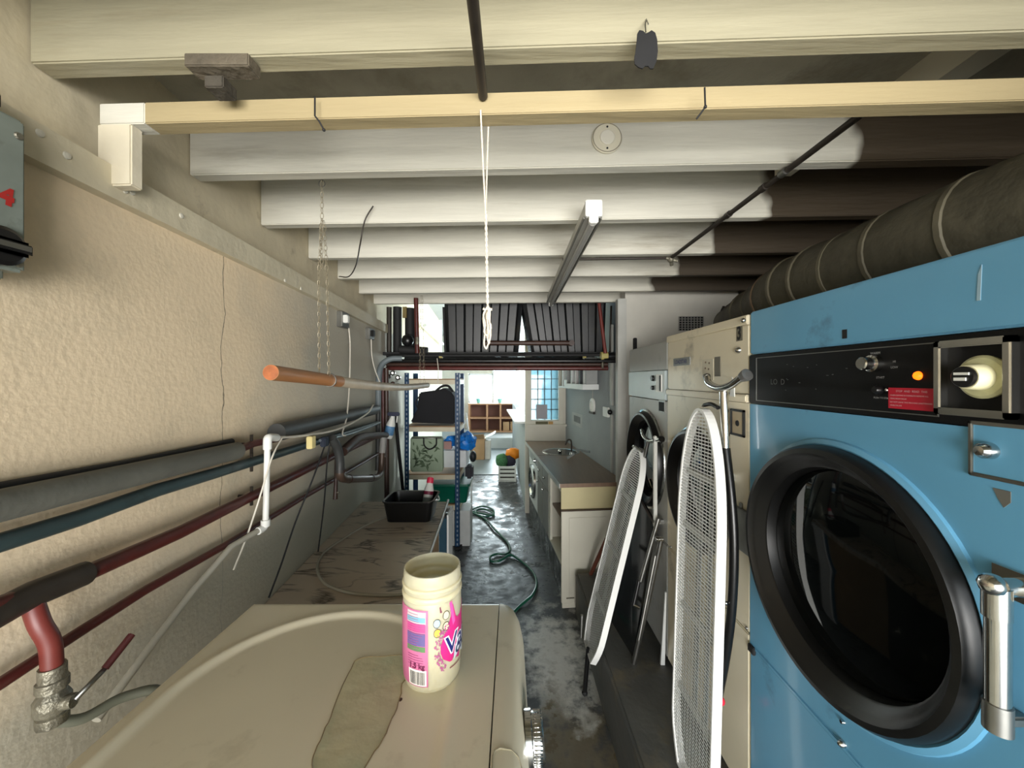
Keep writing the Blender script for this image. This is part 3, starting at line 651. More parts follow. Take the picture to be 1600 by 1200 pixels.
ib2 = thing('ironing_board', (.40, 2.05, 0), 'white mesh ironing board leaning back against the grey dryer', 'ironing board')
ironing_board(ib2, (.398, 2.06, .235), (.672, 2.075, 1.33), (0, 1, 0), .145, 1.13, .22, 2)
MB().tube([(.402, 2.05, .262), (.392, 2.055, .15), (.383, 2.06, .016)], .0125, 14).build('leg', M_BLACK, ib2)
MB().ball((.383, 2.06, .0165), .016, 12).build('foot_cap', M_BLACKM, ib2)
MB().tube([(.383, 2.17, .24), (.39, 2.18, .36)], .008, 10).build('leg_end', M_STEEL, ib2)
ft = bez([P(1003, 672, 2.08), P(1006, 682, 2.02), P(1015, 689, 1.95), P(1026, 688, 1.88), P(1034, 686, 1.83)], 6)
MB().tube(ft, .010, 14).build('foot_bar', M_CHROME, ib2)
MB().tube([ft[-2], ft[-1], ft[-1]+(ft[-1]-ft[-2])*.8], [.014, .016, .012], 16).build('foot_cap', M_BLACK, ib2)
MB().tube([P(1013, 688, 1.97), P(1007, 716, 2.0)], .009, 12).build('leg', M_STEEL, ib2, label='steel upper tube')
MB().tube(bez([P(989, 698, 2.1), P(992, 697, 2.07), P(1003, 706, 2.0)], 5), .006, 10).build('hook', M_CHROME, ib2)

# leaning flat black panel, folded steel legs, white slat between the boards
bp = thing('panel', (.62, 2.1, .30), 'large black glossy panel leaning on the grey dryer behind the ironing board', 'panel')
c = [P(946, 962, 2.16), P(988, 975, 1.93), P(1030, 822, 1.90), P(1000, 786, 2.15)]
c = [Vector((.555, 2.30, .302)), Vector((.60, 1.93, .302)), Vector((.698, 1.90, .98)), Vector((.690, 2.26, 1.10))]
MB().prism(c, (.012, .0, .002)).build('sheet', mat('gloss_black', (12, 14, 16), .15, var=.1, coat=.3), bp)
MB().tube([c[0]+Vector((-.002, 0, .006)), c[3]+Vector((-.002, 0, 0))], .006, 8).tube([c[3], c[2]], .006, 8).build('edge_trim', M_IRON, bp)
fs_ = thing('folding_stand', (.6, 1.75, .30), 'folded grey steel tube stand leaning at the seam of two dryers', 'stand')
a, b_ = ZP(990, 1036, .302), P(1033, 843, 1.80)
MB().tube([a, a.lerp(b_, .5)+Vector((.004, 0, 0)), b_], .0115, 12).build('leg', M_STEEL, fs_, label='long leg with a rusty tip')
a2, b2 = P(1001, 908, 1.86), P(1029, 810, 1.84)
MB().tube([a2, b2], .010, 12).build('leg', M_STEEL, fs_)
a3, b3 = P(998, 1000, 1.79), P(1024, 868, 1.81)
MB().tube([a3, b3], .007, 10).build('leg', M_STEEL, fs_)
MB().tube([P(1024, 842, 1.80), P(1035, 842, 1.80)], .012, 12).build('pivot', M_CHROME, fs_)
MB().tube([P(990, 945, 1.86), P(1000, 950, 1.84)], .008, 10).build('pivot', M_CHROME, fs_)
MB().tube([P(999, 905, 1.87), P(990, 945, 1.86)], .009, 10).build('lower_rod', M_BLACK, fs_)
a, b_ = ZP(1035, 1038, .302), P(1040, 925, 1.75)
MB().hexa([a+Vector((-.010, -.006, 0)), a+Vector((.010, -.006, 0)), a+Vector((.010, .006, 0)), a+Vector((-.010, .006, 0)),
           b_+Vector((-.003, -.004, 0)), b_+Vector((.003, -.004, 0)), b_+Vector((.003, .004, 0)), b_+Vector((-.003, .004, 0))]).build('slat', M_WHITE, label='narrow white tapering slat standing on the plinth by the beige dryer', cat='slat')
MB().tube([ZP(923, 897, .302), P(948, 842, 2.62)], .014, 12).build('broom_handle', mat('reddish_wood', (104, 58, 42), .5, var=.15), label='short reddish brown wooden handle leaning on the white end panel', cat='handle')

# ================================================================= SINK RUN (right, beyond the dryers)
wt = thing('worktop', (.5, 3.7, .88), 'brown laminate worktop running along the right wall', 'worktop')
tcx, tcy, tr = .27, 1.22, .17    # sink centre in the run's frame
MB(CAB).box(-.015, .49, -.02, 1.93, .888, .918).build('board', M_WORK, wt)
MB(CAB).box(-.019, -.015, -.02, 1.93, .886, .919).build('edging', mat('steel_edging', (190, 190, 186), .3, .6), wt)
sk = thing('sink', CAB @ Vector((tcx, tcy, .92)), 'round stainless steel sink with a black curved tap', 'sink')
o = MB(CAB); o.lathe([(tr+.03, 0), (tr+.028, .004), (tr+.004, .003), (tr-.004, -.004), (tr-.03, -.018)], (tcx, tcy, .919), (0, 0, 1), 40, False, False); o.build('rim', M_CHROME, sk)
MB(CAB).lathe([(tr-.002, -.0005), (.001, .0005)], (tcx, tcy, .919), (0, 0, 1), 40, False, False).build('bowl', mat('bowl_dark', (70, 72, 68), .25, .9, var=.2), sk)
MB(CAB).ball((tcx-.02, tcy-.05, .935), .022, 12).build('plug', M_CHROME, sk)
MB(CAB).box(-.01, tcx, tcy-.19, tcy-.186, .919, .924).build('drainer_edge', M_CHROME, sk)
q = P(893, 714, 3.95)
MB().tube(bez([(q.x, q.y, .92), (q.x, q.y, 1.02), (q.x-.01, q.y-.01, 1.07), (q.x-.04, q.y, 1.07), (q.x-.06, q.y+.01, 1.02)], 6), .009, 10).build('tap', M_IRON, sk)
MB().lathe([(.022, 0), (.018, .03)], (q.x, q.y, .92), (0, 0, 1), 14).build('tap_base', M_CHROME, sk)
cl = thing('scrub_brush', P(912, 709, 3.75), 'grey brush and cloth lying by the sink', 'brush')
MB().tube([P(896, 700, 3.85)+Vector((0, 0, -.01)), P(921, 706, 3.7)], [.008, .012], 10).build('handle', mat('grey_plastic', (120, 126, 126), .5), cl)
MB().tube([P(886, 716, 3.72), P(897, 709, 3.75)], [.014, .012], 10).build('cloth', mat('grey_cloth', (150, 154, 152), .9), cl)
# end panels
MB(CAB).box(0, .47, 0, .018, .716, .888).build('end_panel', M_YELPANEL, wt, label='cream yellow end board')
ep = thing('leaning_board', CAB @ Vector((.23, -.03, 0)), 'off white cupboard door panel stood on the floor against the worktop end', 'door panel')
MB(CAB).box(-.005, .44, -.035, -.012, .035, .716).build('panel', M_DOORW, ep, bevel=.003)
MB(CAB).box(.05, .44, -.038, -.035, .08, .67).build('raised_field', M_DOORW, ep, bevel=.0015)
MB(CAB).box(.03, .09, -.040, -.035, .07, .078).build('catch', M_BRASS, ep)
MB(CAB).box(-.01, .45, -.037, -.005, .716, .722).build('top_strip', M_PIPEB, ep)
MB(CAB).box(0, .44, -.034, -.012, .0, .035).build('bottom_rail', M_DOORW, ep)
# open cabinet
oc = thing('cabinet', CAB @ Vector((.23, .26, .30)), 'open fronted cream cabinet nearest under the brown worktop', 'cabinet')
o = MB(CAB); o.box(.0, .47, .488, .503, .30, .888).box(.455, .47, .02, .488, .30, .888).box(.0, .455, .02, .488, .30, .315)
o.build('carcass', M_DOORW, oc)
MB(CAB).box(.0, .02, .43, .488, .315, .85).box(.0, .02, .02, .488, .85, .888).build('face_frame', M_DOORW, oc)
MB(CAB).box(.03, .45, .02, .488, .60, .614).build('shelf', M_WORK, oc)
gc = thing('cabinet', CAB @ Vector((.23, .80, .30)), 'grey metal cabinet with small knobs beside the small washing machine', 'cabinet')
MB(CAB).box(.02, .47, .508, 1.10, .30, .886).build('body', M_GREY, gc)
for (ya, yb) in ((.512, .802), (.808, 1.098)):
    dd = MB(CAB).box(-.003, .018, ya, yb, .31, .70).build('door', mat('brushed_grey', (128, 126, 118), .4, .3, var=.15), gc, bevel=.002)
    MB(CAB).ball((-.015, (ya+yb)/2+.08, .66), .012, 10).build('knob', M_CHROME, dd)
    dd = MB(CAB).box(-.003, .018, ya, yb, .708, .880).build('drawer', mat('brushed_grey', (0, 0, 0)), gc, bevel=.002)
    MB(CAB).ball((-.015, (ya+yb)/2, .79), .012, 10).build('knob', M_CHROME, dd)
wm = thing('washing_machine', CAB @ Vector((.23, 1.42, .30)), 'small white washing machine under the far end of the worktop', 'washing machine')
MB(CAB).box(.0, .47, 1.115, 1.72, .30, .884).build('body', M_WHITE, wm, bevel=.006)
MB(CAB).lathe([(.19, 0), (.185, .02), (.15, .03), (.14, .012)], (0, 1.42, .56), (-1, 0, 0), 36, False, False).build('door', M_CHROME, wm)
MB(CAB).lathe([(.142, .010), (.08, .022), (.001, .026)], (0, 1.42, .56), (-1, 0, 0), 30).build('door_glass', M_DARKGLASS, wm)
MB(CAB).box(-.008, .002, 1.13, 1.70, .79, .875).build('control_panel', mat('pale_grey', (150, 154, 154), .4), wm, bevel=.002)
MB(CAB).lathe([(.02, 0), (.018, .02)], (-.008, 1.22, .83), (-1, 0, 0), 16).build('dial', M_CHROME, wm)
# things on the right wall
def RWp(px, py): # on right wall face x'=.495
    d = Vector(((px-CX)/F, 1, 0)); o_ = CAB @ Vector((.495, 0, 0)); n_ = (CAB.to_3x3() @ Vector((1, 0, 0)))
    Y = (o_.dot(n_)-0)/(d.dot(n_)); return P(px, py, Y)
sh = thing('wall_shelf', RWp(915, 608), 'short white wall shelf high on the grey wall beyond the sink', 'shelf')
inv = CAB.inverted()
def cabbox(px0, px1, py0, py1, d0, d1, name, m, parent, **k):
    a = inv @ RWp(px0, py1); b = inv @ RWp(px1, py0)
    y0_, y1_ = sorted((a.y, b.y)); z1_ = b.z; z0_ = a.z
    if z0_ > z1_: z0_, z1_ = z1_, z0_
    return MB(CAB).box(.495-d1, .495-d0, y0_, y1_, z0_, z1_).build(name, m, parent, **k)
a = inv @ RWp(889, 606); b_ = inv @ RWp(906, 606); c_ = inv @ RWp(936, 603)
ZS = 1.615
MB(CAB).box(.36, .493, b_.y, a.y, ZS-.02, ZS).build('board', M_WHITE, sh, bevel=.002)
MB(CAB).box(.34, .493, c_.y, b_.y-.01, ZS-.015, ZS+.035).build('box_board', M_WHITE, sh, bevel=.003)
for i, (px, wd, hh, cc) in enumerate(((894, .05, .25, (214, 216, 214)), (900, .05, .25, (150, 152, 150)), (909, .05, .25, (206, 208, 208)), (916, .06, .24, (190, 186, 186)), (923, .05, .24, (60, 64, 68)), (930, .04, .25, (200, 202, 198)), (934, .03, .25, (150, 150, 146)))):
    a = inv @ RWp(px, 600); zz = ZS if px < 906 else ZS+.036
    MB(CAB).box(.38, .488, a.y-wd/2, a.y+wd/2, zz, zz+hh).build('folder', mat('folder_%d' % cc[0], cc, .6), label='%s folder standing %s on the wall shelf' % (('off white', 'mid grey', 'bright white', 'pale lilac', 'charcoal', 'ivory', 'thin grey')[i], ('at the far end', 'second from the far end', 'in the middle', 'right of the middle', 'near the dark gap', 'second from the near end', 'at the near end')[i]), cat='folder', group='folders on the wall shelf', bevel=.002)
a = inv @ RWp(901, 600); MB(CAB).box(.36, .375, a.y-.05, a.y+.04, ZS, ZS+.075).build('card', M_PAPERW, label='small white card propped at the front of the wall shelf', cat='card')
iron = thing('hanging_ornament', RWp(927, 640), 'small rounded white ornament hung below the wall shelf', 'ornament')
a = inv @ RWp(927, 630)
MB(CAB).lathe([(.075, 0), (.073, .015), (.045, .022), (.04, .014), (.02, .012), (.001, .014)], (.493, a.y, 1.44), (-1, 0, 0), 24).build('disc', M_PAPERW, iron)
MB(CAB).box(.470, .492, a.y-.07, a.y+.07, 1.362, 1.385).build('base', M_IRON, iron, bevel=.004)
MB(CAB).tube([(.488, a.y, 1.51), (.488, a.y, 1.60)], .002, 6).build('string', M_CABLEW, iron)
cb = thing('light_switch', RWp(950, 645), 'white plastic wall switch with a black plug beside it', 'switch')
cabbox(945, 953, 637, 650, 0, .02, 'plate', M_PAPERW, cb, bevel=.003)
q = inv @ RWp(956, 644); MB(CAB).ball((.478, q.y, q.z), .022, 12).build('plug', M_BLACK, cb)
a = inv @ RWp(957, 600)
MB(CAB).box(.478, .495, a.y-.025, a.y+.02, 1.48, 2.15).build('conduit', mat('grey_trunking', (160, 160, 154), .5), label='grey painted cable trunking running up the wall above the switch', cat='trunking')
MB(CAB).box(.480, .495, a.y-.02, a.y+.01, .92, 1.40).build('conduit', mat('grey_trunking', (0, 0, 0)), label='thin grey trunking between the switch and the worktop', cat='trunking')
nt_ = thing('notice', RWp(902, 657), 'faded paper notice stuck to the grey wall above the sink', 'notice')
cabbox(894, 910, 649, 662, 0, .002, 'paper', mat('faded_paper', (162, 164, 162), .7), nt_)
cabbox(897, 907, 652, 658, .002, .003, 'print', mat('faded_print', (104, 106, 106), .7), nt_)
MB().box(P(838, 0, 4.84).x, P(855, 0, 4.84).x, 4.835, 4.845, 1.195, 1.375).build('paper_sheet', mat('grey_card', (168, 166, 170), .7), label='grey sheet of card standing against the leaded window', cat='card')
MB().box(P(837, 0, 4.82).x, P(856, 0, 4.82).x, 4.805, 4.835, 1.132, 1.165).build('sill_box', mat('olive_box', (96, 92, 64), .7), label='low olive box lying on the leaded window sill', cat='box')
MB().box(P(857, 0, 4.82).x, P(864, 0, 4.82).x, 4.805, 4.835, 1.131, 1.165).build('sill_box', mat('tan_box', (190, 150, 90), .7), label='tiny tan box at the right end of the window sill', cat='box')
MB().box(P(983.5, 0, 2.84).x, P(988, 0, 2.84).x, 2.82, 2.84, .7, 1.62).build('wood_strip', mat('orange_wood', (178, 112, 60), .6), label='upright orange wood strip between the post and grey dryer', cat='wood strip')
MB().box(P(990, 0, 2.88).x, P(995, 0, 2.88).x, 2.87, 2.9, P(0, 547, 2.88).z, P(0, 528, 2.88).z).build('bracket', M_BLACKM, label='small black iron bracket on the wall right of the white post', cat='bracket', bevel=.004)

# ================================================================= LEFT WALL: pipes
def wpipe(pts, off, r, m, label, name='pipe', smooth=True, cat='pipe', parent=None, n=14):
    p = [LW(x, y, off) if len(q_) == 2 else LW(x, y, q_[2]) for q_ in pts for (x, y) in [q_[:2]]]
    if smooth and len(p) > 2: p = bez(p, 5)
    if parent: return MB().tube(p, r, n).build(name, m, parent, label=label)
    return MB().tube(p, r, n).build(name, m, label=label, cat=cat)
# extend to the left beyond the frame along the wall
def ext(px, py, off, Y):   # straight on to a nearer point of the same level
    q = LW(px, py, off); return Vector((wallx(Y, off), Y, q.z))
def wp(pxs, off, r, m, name, label, near=None, n=16, parent=None, cat='pipe'):
    p = [LW(x, y, off) for x, y in pxs]
    if near: d = (p[0]-p[1]).normalized(); p = [p[0]+d*near]+p
    b = MB().tube(p, r, n)
    return b.build(name, m, parent, label=label) if parent else b.build(name, m, label=label, cat=cat)
lp1 = wp([(0, 790), (185, 747), (370, 704)], .052, .027, M_LAG, 'lagged_pipe', 'thick grey foam lagged pipe, nearest stretch on the left wall', near=.3)
wp([(368, 705), (396, 693), (432, 686)], .045, .0125, M_RED, 'pipe', 'short bare dark pipe between the two lagged stretches')
wp([(0, 762), (180, 728), (362, 690)], .018, .010, M_BLACKM, 'pipe', 'thin dark tube drawn for the shadow line above the thick grey lagging', near=.3)  # dark tube added to draw the shadow line above the lagging
wp([(432, 676), (500, 660), (587, 640)], .062, .034, M_LAGD, 'lagged_pipe', 'darker lagged pipe with an open end beyond the white plastic elbow')
wp([(0, 848), (122, 810), (245, 766), (330, 741), (399, 720), (470, 698), (520, 683), (590, 661)], .045, .016, M_TEAL, 'pipe', 'dull teal painted pipe running below the grey lagging', near=.3)
rp = thing('pipe', LW(200, 872, .045), 'dark red main pipe with a branch tee at the near end', 'pipe')
wp([(50, 928), (127, 899), (280, 832), (392, 776), (525, 711), (592, 680)], .05, .0165, M_RED, 'tube', None, near=.36, parent=rp)
wp([(-40, 978), (20, 945), (50, 929), (132, 896)], .05, .023, M_IRON, 'tee', None, parent=rp)
wp([(0, 1068), (120, 990), (227, 922), (350, 853), (469, 780), (525, 748), (592, 708)], .035, .0105, M_RED, 'pipe', 'thin dark red pipe, lowest of the pipes on the left wall', near=.2)
# branch with valve
vv = thing('ball_valve', LW(75, 1110, .06), 'corroded brass ball valve hanging from a bent red stub pipe', 'valve')
st = [LW(50, 940, .05), LW(62, 975, .065), LW(78, 1005, .075), LW(82, 1045, .078)]
MB().tube(bez(st, 5), .0145, 14).build('stub', M_REDB, vv)
v0 = LW(82, 1040, .078); dn = Vector((0, 0, -1))
MB().lathe([(.018, 0), (.018, .022), (.021, .024), (.021, .040), (.017, .043), (.024, .055), (.024, .075), (.018, .082), (.021, .084), (.021, .100), (.015, .104)], v0, dn, 10).build('body', M_BRASS, vv)
MB().tube([v0+Vector((.018, .0, -.065)), v0+Vector((.034, .004, -.064))], .012, 12).build('stem', M_BRASS, vv)
l0 = v0+Vector((.034, .004, -.064)); l1 = l0+Vector((.006, .045, .022)); l2 = l1+Vector((.006, .045, .034))
MB().tube([l0, l1], [.0045, .0045], 8).build('lever', M_STEEL, vv)
MB().tube([l1, l2], [.0065, .0065], 10).build('lever_grip', mat('dark_red_grip', (62, 20, 20), .5), vv)
h0 = v0+Vector((0, .002, -.100))
MB().tube(bez([h0, h0+Vector((.02, .03, -.02)), h0+Vector((.045, .08, -.022)), h0+Vector((.09, .12, -.05)), h0+Vector((.10, .16, -.2)), h0+Vector((.08, .18, -.5))], 6), .009, 12).build('hose', mat('grey_green_hose', (104, 106, 92), .6), label='grey green hose dropping from the brass valve behind the washer', cat='hose')
# wall brackets for the pipes
for i, (px, pys) in enumerate(((393, (694, 722, 775)),)):
    bkt = thing('pipe_clip', LW(393, 735, 0), 'rusty pipe clips holding the pipes right of the crack', 'pipe clip')
    for py in pys:
        q = LW(px, py, .045); MB().tube([q+Vector((0, 0, -.032)), q+Vector((0, 0, .032))], .005, 8).tube([(wallx(q.y, 0), q.y, q.z), (q.x, q.y, q.z)], .005, 8).build('clip', M_IRON, bkt)
# white plastic overflow pipe
wv = thing('plastic_pipe', LW(417, 750, .1), 'white plastic pipe with elbows dropping from the lagged pipe', 'pipe')
MB().tube([LW(418, 690, .105), LW(415, 820, .105)], .0095, 14).build('tube', M_PAPERW, wv)
MB().tube(bez([LW(432, 684, .10), LW(420, 684, .105), LW(418, 690, .105), LW(418, 702, .105)], 4), .0135, 14).build('elbow', M_PAPERW, wv)
MB().tube([LW(415, 812, .105), LW(415, 822, .105)], .0145, 14).tube(bez([LW(415, 818, .105), LW(411, 825, .10), LW(403, 830, .095)], 4), .0125, 14).build('elbow', M_PAPERW, wv)
MB().tube([LW(405, 828, .095), LW(360, 855, .07), LW(300, 925, .05), LW(235, 1010, .05), LW(150, 1125, .05)], .009, 12).build('waste_pipe', mat('grey_plastic_pipe', (166, 162, 148), .5), wv)
# cables
def cable(pts, r, m, label, name='cable', n=8, cat='cable', seg=6): return MB().tube(bez(pts, seg), r, n).build(name, m, label=label, cat=cat)
cable([LW(432, 684, .10), LW(470, 681, .10), LW(520, 673, .11), (LW(552, 660, .12)), LW(575, 645, .12), LW(583, 633, .11)], .005, M_CABLEW, 'white cable running along the dark lagged pipe')
cable([LW(441, 684, .11), LW(425, 715, .12), LW(405, 780, .11), LW(385, 840, .07), LW(365, 890, .03)], .0028, M_CABLEW, 'thin grey white wire hanging across the white plastic pipe')
cable([LW(545, 512, .03), LW(547, 540, .03), LW(546, 600, .05), LW(542, 650, .09), LW(535, 677, .11), LW(540, 681, .12)], .004, M_CABLEW, 'cream cable hanging from the nearer metal wall socket')
cable([LW(580, 530, .03), LW(581, 555, .03), LW(586, 578, .05), LW(594, 598, .08)], .004, M_CABLEW, 'cream cable hanging from the farther wall socket')
cable([LW(508, 695, .11), LW(490, 745, .10), LW(462, 815, .05), LW(440, 880, .03), LW(420, 934, .02)], .0035, M_BLACKM, 'black cable sloping down to the back of the marbled counter')
cable([LW(515, 695, .11), LW(511, 725, .10), LW(506, 790, .05), LW(497, 862, .02)], .0035, M_BLACKM, 'black cable hanging steeply beside the sloping one')
# box pair on a rail
MB().box(*[v for pr in zip(*(sorted((a, b)) for a, b in ())) for v in pr]) if False else None
q = LW(489, 691, .12); MB().box(q.x-.02, q.x+.004, q.y-.018, q.y+.018, q.z-.026, q.z+.026).build('junction_box', mat('cream_yellow_plastic', (214, 198, 138), .5), label='cream yellow junction box under the dark lagged pipe', cat='electrical box', bevel=.003)
q = LW(510, 690, .12); MB().box(q.x-.02, q.x+.004, q.y-.022, q.y+.022, q.z-.022, q.z+.022).build('junction_box', mat('dark_blue_plastic', (30, 38, 54), .5), label='dark blue plug box from which two black cables hang', cat='electrical box', bevel=.004)
# sockets
for i, (px, py, lab) in enumerate(((531, 500, 'nearer metal clad double socket on the left wall below the ledger'), (574, 522, 'farther metal clad socket on the left wall near the pipes'))):
    q = LW(px, py, 0); s = thing('wall_socket', q, lab, 'socket')
    hh = .045 if i == 0 else .04
    MB().box(q.x-.0, q.x+.035, q.y-.05, q.y+.05, q.z-hh, q.z+hh).build('box', M_STEEL, s, bevel=.004)
    MB().box(q.x+.03, q.x+.06, q.y-.035, q.y-.002, q.z-.02, q.z+.025).build('plug', M_PAPERW if i == 0 else M_BLACK, s, bevel=.004)
    MB().box(q.x+.035, q.x+.04, q.y+.01, q.y+.035, q.z-.012, q.z+.018).build('switch', mat('red_switch', (120, 60, 50), .5), s)
# bent drain pipe loop and brown pipe
dp = thing('drain_pipe', LW(560, 740, .12), 'u shaped grey brown drain pipe loop hanging beneath the lagging', 'pipe')
MB().tube(bez([LW(518, 684, .12), LW(527, 700, .13), LW(531, 720, .135), LW(531, 738, .135)], 6), .021, 16).build('upper_bend', M_LAGD, dp)
MB().tube(bez([LW(531, 734, .135), LW(532, 744, .135), LW(540, 748, .135), LW(560, 748, .135), LW(584, 747, .135), LW(593, 742, .135), LW(596, 730, .135), LW(597, 708, .135)], 5), .021, 16).build('trap', mat('brown_copper', (84, 68, 58), .4, .3, var=.2), dp)
MB().tube([LW(597, 714, .135), LW(599, 684, .135)], .022, 16).build('riser', mat('grey_riser', (150, 148, 144), .5), dp)
for (x, y) in ((532, 735), (545, 748), (580, 747)): q = LW(x, y, .135); MB().ball(q, .0245, 12).build('collar', M_PIPEB, dp)
wpipe([(536, 706), (548, 694), (562, 684), (582, 681), (603, 680)], .11, .024, M_PIPEB, 'bulky brown painted pipe bend above the drain loop')
dv = thing('drain_tap', LW(525, 765, .06), 'little dark drain tap pointing down below the thin red pipe', 'tap')
MB().tube([LW(526, 700, .06), LW(525, 752, .06), LW(524, 780, .06)], [.009, .009, .012], 12).build('body', M_PIPEB, dv)
MB().tube([LW(524, 770, .06), LW(530, 769, .08)], .005, 8).build('spindle', M_BRASS, dv)
cable([LW(500, 688, .10), LW(540, 680, .11), LW(570, 670, .11), LW(594, 660, .12)], .007, mat('blue_grey_tube', (120, 128, 134), .3, .4), 'slim silver blue tube rising beside the brown bend', 'tube', cat='pipe')

# electric isolator box, left edge of the picture
eb = thing('isolator_box', (-.83, .54, 1.86), 'grey metal isolator box marked with a red 4 on the near left wall', 'electrical box')
ex = -.795
MB().box(wallx(.4, .0)-.01, ex, .40, .628, 1.872, 2.118).build('case', mat('isolator_grey', (122, 130, 122), .5, .2, var=.15, scale=14, dirt=((78, 80, 72), .58, .8, 16)), eb, bevel=.005)
MB().box(wallx(.4, .0)-.01, ex-.006, .40, .605, 1.855, 1.872).build('gland_plate', mat('isolator_dark', (96, 100, 90), .6), eb, bevel=.003)
MB().box(-.85, ex+.004, .44, .595, 2.118, 2.142).build('top_hinge', M_BLACK, eb, bevel=.003)
text('4', .034, (lambda u, v: Vector((ex+.0012, .602+u*.9+v*.10, 1.985+v-u*.1))), mat('red_paint', (160, 34, 30), .5), eb, bold=.0025)
MB().lathe([(.030, 0), (.030, .012), (.024, .016)], (ex, .590, 1.905), (1, 0, 0), 28).build('knob_base', M_BLACK, eb)
MB().box(ex+.014, ex+.024, .555, .620, 1.893, 1.917).build('knob_bar', M_BLACK, eb, bevel=.006)
MB().box(ex+.024, ex+.0255, .560, .614, 1.902, 1.910).build('knob_line', M_STEEL, eb)
for (yy, zz) in ((.617, 2.09), (.617, 1.885)): MB().lathe([(.006, 0), (.005, .003)], (ex, yy, zz), (1, 0, 0), 14).build('screw', M_BRASS, eb)

# ================================================================= hanging things
# dark pipe end under the first joist, and the conduit rod
MB().tube([(-.063, .05, 2.292), (-.063, .799, 2.288)], .0098, 16).build('pipe', M_IRON, label='dark iron pipe crossing overhead and ending at the cream batten', cat='pipe')
cr = thing('conduit', (.79, 1.4, 2.30), 'dark conduit running back under the joists to a junction fitting', 'conduit')
MB().tube([(.80, .845, 2.308), (.79, 1.93, 2.306)], .0085, 12).build('tube', M_IRON, cr)
for y in (1.13, 1.22, 1.42): MB().tube([(.795, y-.012, 2.307), (.795, y+.012, 2.307)], .0115, 12).build('coupling', M_STEEL if y == 1.13 else M_IRON, cr)
MB().tube([(.79, 1.925, 2.306), (.25, 1.925+.02, 2.306)], .0065, 10).build('cross_tube', M_IRON, cr)
j = MB(); j.ball((.79, 1.925, 2.30), .018, 10)
for dx, dy, dz in ((.03, -.01, -.012), (-.025, .0, .006), (.012, .02, -.025)): j.tube([(.79, 1.925, 2.30), (.79+dx, 1.925+dy, 2.30+dz)], .009, 8)
j.build('junction', M_BRASS, cr)
# fluorescent batten light
fl = thing('strip_light', (.28, 2.1, 2.24), 'long switched off fluorescent strip light fixed under the joists', 'light')
MB().box(.252, .306, 1.33, 2.86, 2.268, 2.319).build('housing', mat('light_housing', (196, 194, 184), .5), fl, bevel=.003)
MB().box(.250, .308, 1.325, 1.345, 2.262, 2.320).build('end_cap', M_PAPERW, fl, bevel=.003)
MB().tube([(.279, 1.35, 2.250), (.279, 2.845, 2.250)], .013, 16).build('tube', mat('unlit_tube', (150, 148, 142), .25, var=.03), fl)
MB().box(.263, .295, 1.326, 1.350, 2.240, 2.266).build('lamp_holder', M_PAPERW, fl, bevel=.004)
MB().box(.263, .295, 2.84, 2.862, 2.240, 2.266).build('lamp_holder', M_PAPERW, fl, bevel=.004)
MB().box(.246, .252, 1.35, 2.84, 2.262, 2.272).box(.306, .312, 1.35, 2.84, 2.262, 2.272).build('side_groove', mat('groove_grey', (110, 108, 100), .5), fl)
# heat detector on the second joist
sdv = thing('smoke_detector', P(948, 217, 1.115), 'round white detector base on the face of the joist beyond the batten', 'detector')
q = P(948, 217, 1.118)
MB().lathe([(.044, 0), (.044, .004), (.041, .007)], q, (0, -1, 0), 40).build('base', mat('detector_white', (212, 206, 186), .5, var=.03), sdv)
MB().tube([q+Vector((.041*cos(2*pi*i/32), -.007, .041*sin(2*pi*i/32))) for i in range(32)], .0012, 6, closed=True).build('ring', mat('ring_grey', (140, 134, 118), .5), sdv)
MB().lathe([(.022, .006), (.021, .010), (.019, .011)], q, (0, -1, 0), 30).build('centre', mat('detector_centre', (222, 218, 204), .5, var=.03), sdv)
for dz in (.031, -.031): MB().lathe([(.003, .006), (.003, .008)], q+Vector((0, 0, dz)), (0, -1, 0), 10).build('screw_hole', M_BLACKM, sdv)
# black tag hung from a nail
tg = thing('tag', P(1010, 78, .69), 'flat black waisted plastic tag hanging from a nail on the first joist', 'tag')
def tq(px, py): return P(px, py, .680)
ring = [(996, 52), (999, 47), (1005, 48), (1009, 52), (1014, 50), (1018, 47), (1024, 51), (1027, 62), (1028, 80), (1026, 95), (1021, 107), (1016, 107), (1013, 103), (1008, 103), (1004, 107), (998, 105), (992, 100), (991, 92), (993, 80), (995, 65)]
MB().prism([tq(x, y) for x, y in ring], (0, .002, 0)).build('plate', M_BLACKM, tg)
MB().tube([tq(1009, 50), P(1008, 38, .685), P(1010, 30, .708)], .0012, 6).tube([tq(1013, 38), P(1011, 32, .70)], .001, 6).build('nail', M_STEEL, tg)
# black wire hooks over the batten
for i, pts_ in enumerate((((492, 151, .797), (492, 181, .797), (499, 190, .80), (506, 203, .81)), ((1101, 137, .752), (1102, 167, .752), (1095, 177, .757), (1088, 186, .762)))):
    MB().tube([P(*p) for p in pts_], .0018, 8).ball(P(*pts_[-1 if i == 0 else 1]), .0035, 8).build('wire_hook', M_BLACKM, label=('black wire hook over the left part of the cream batten', 'black wire hook over the right part of the cream batten')[i], cat='hook')
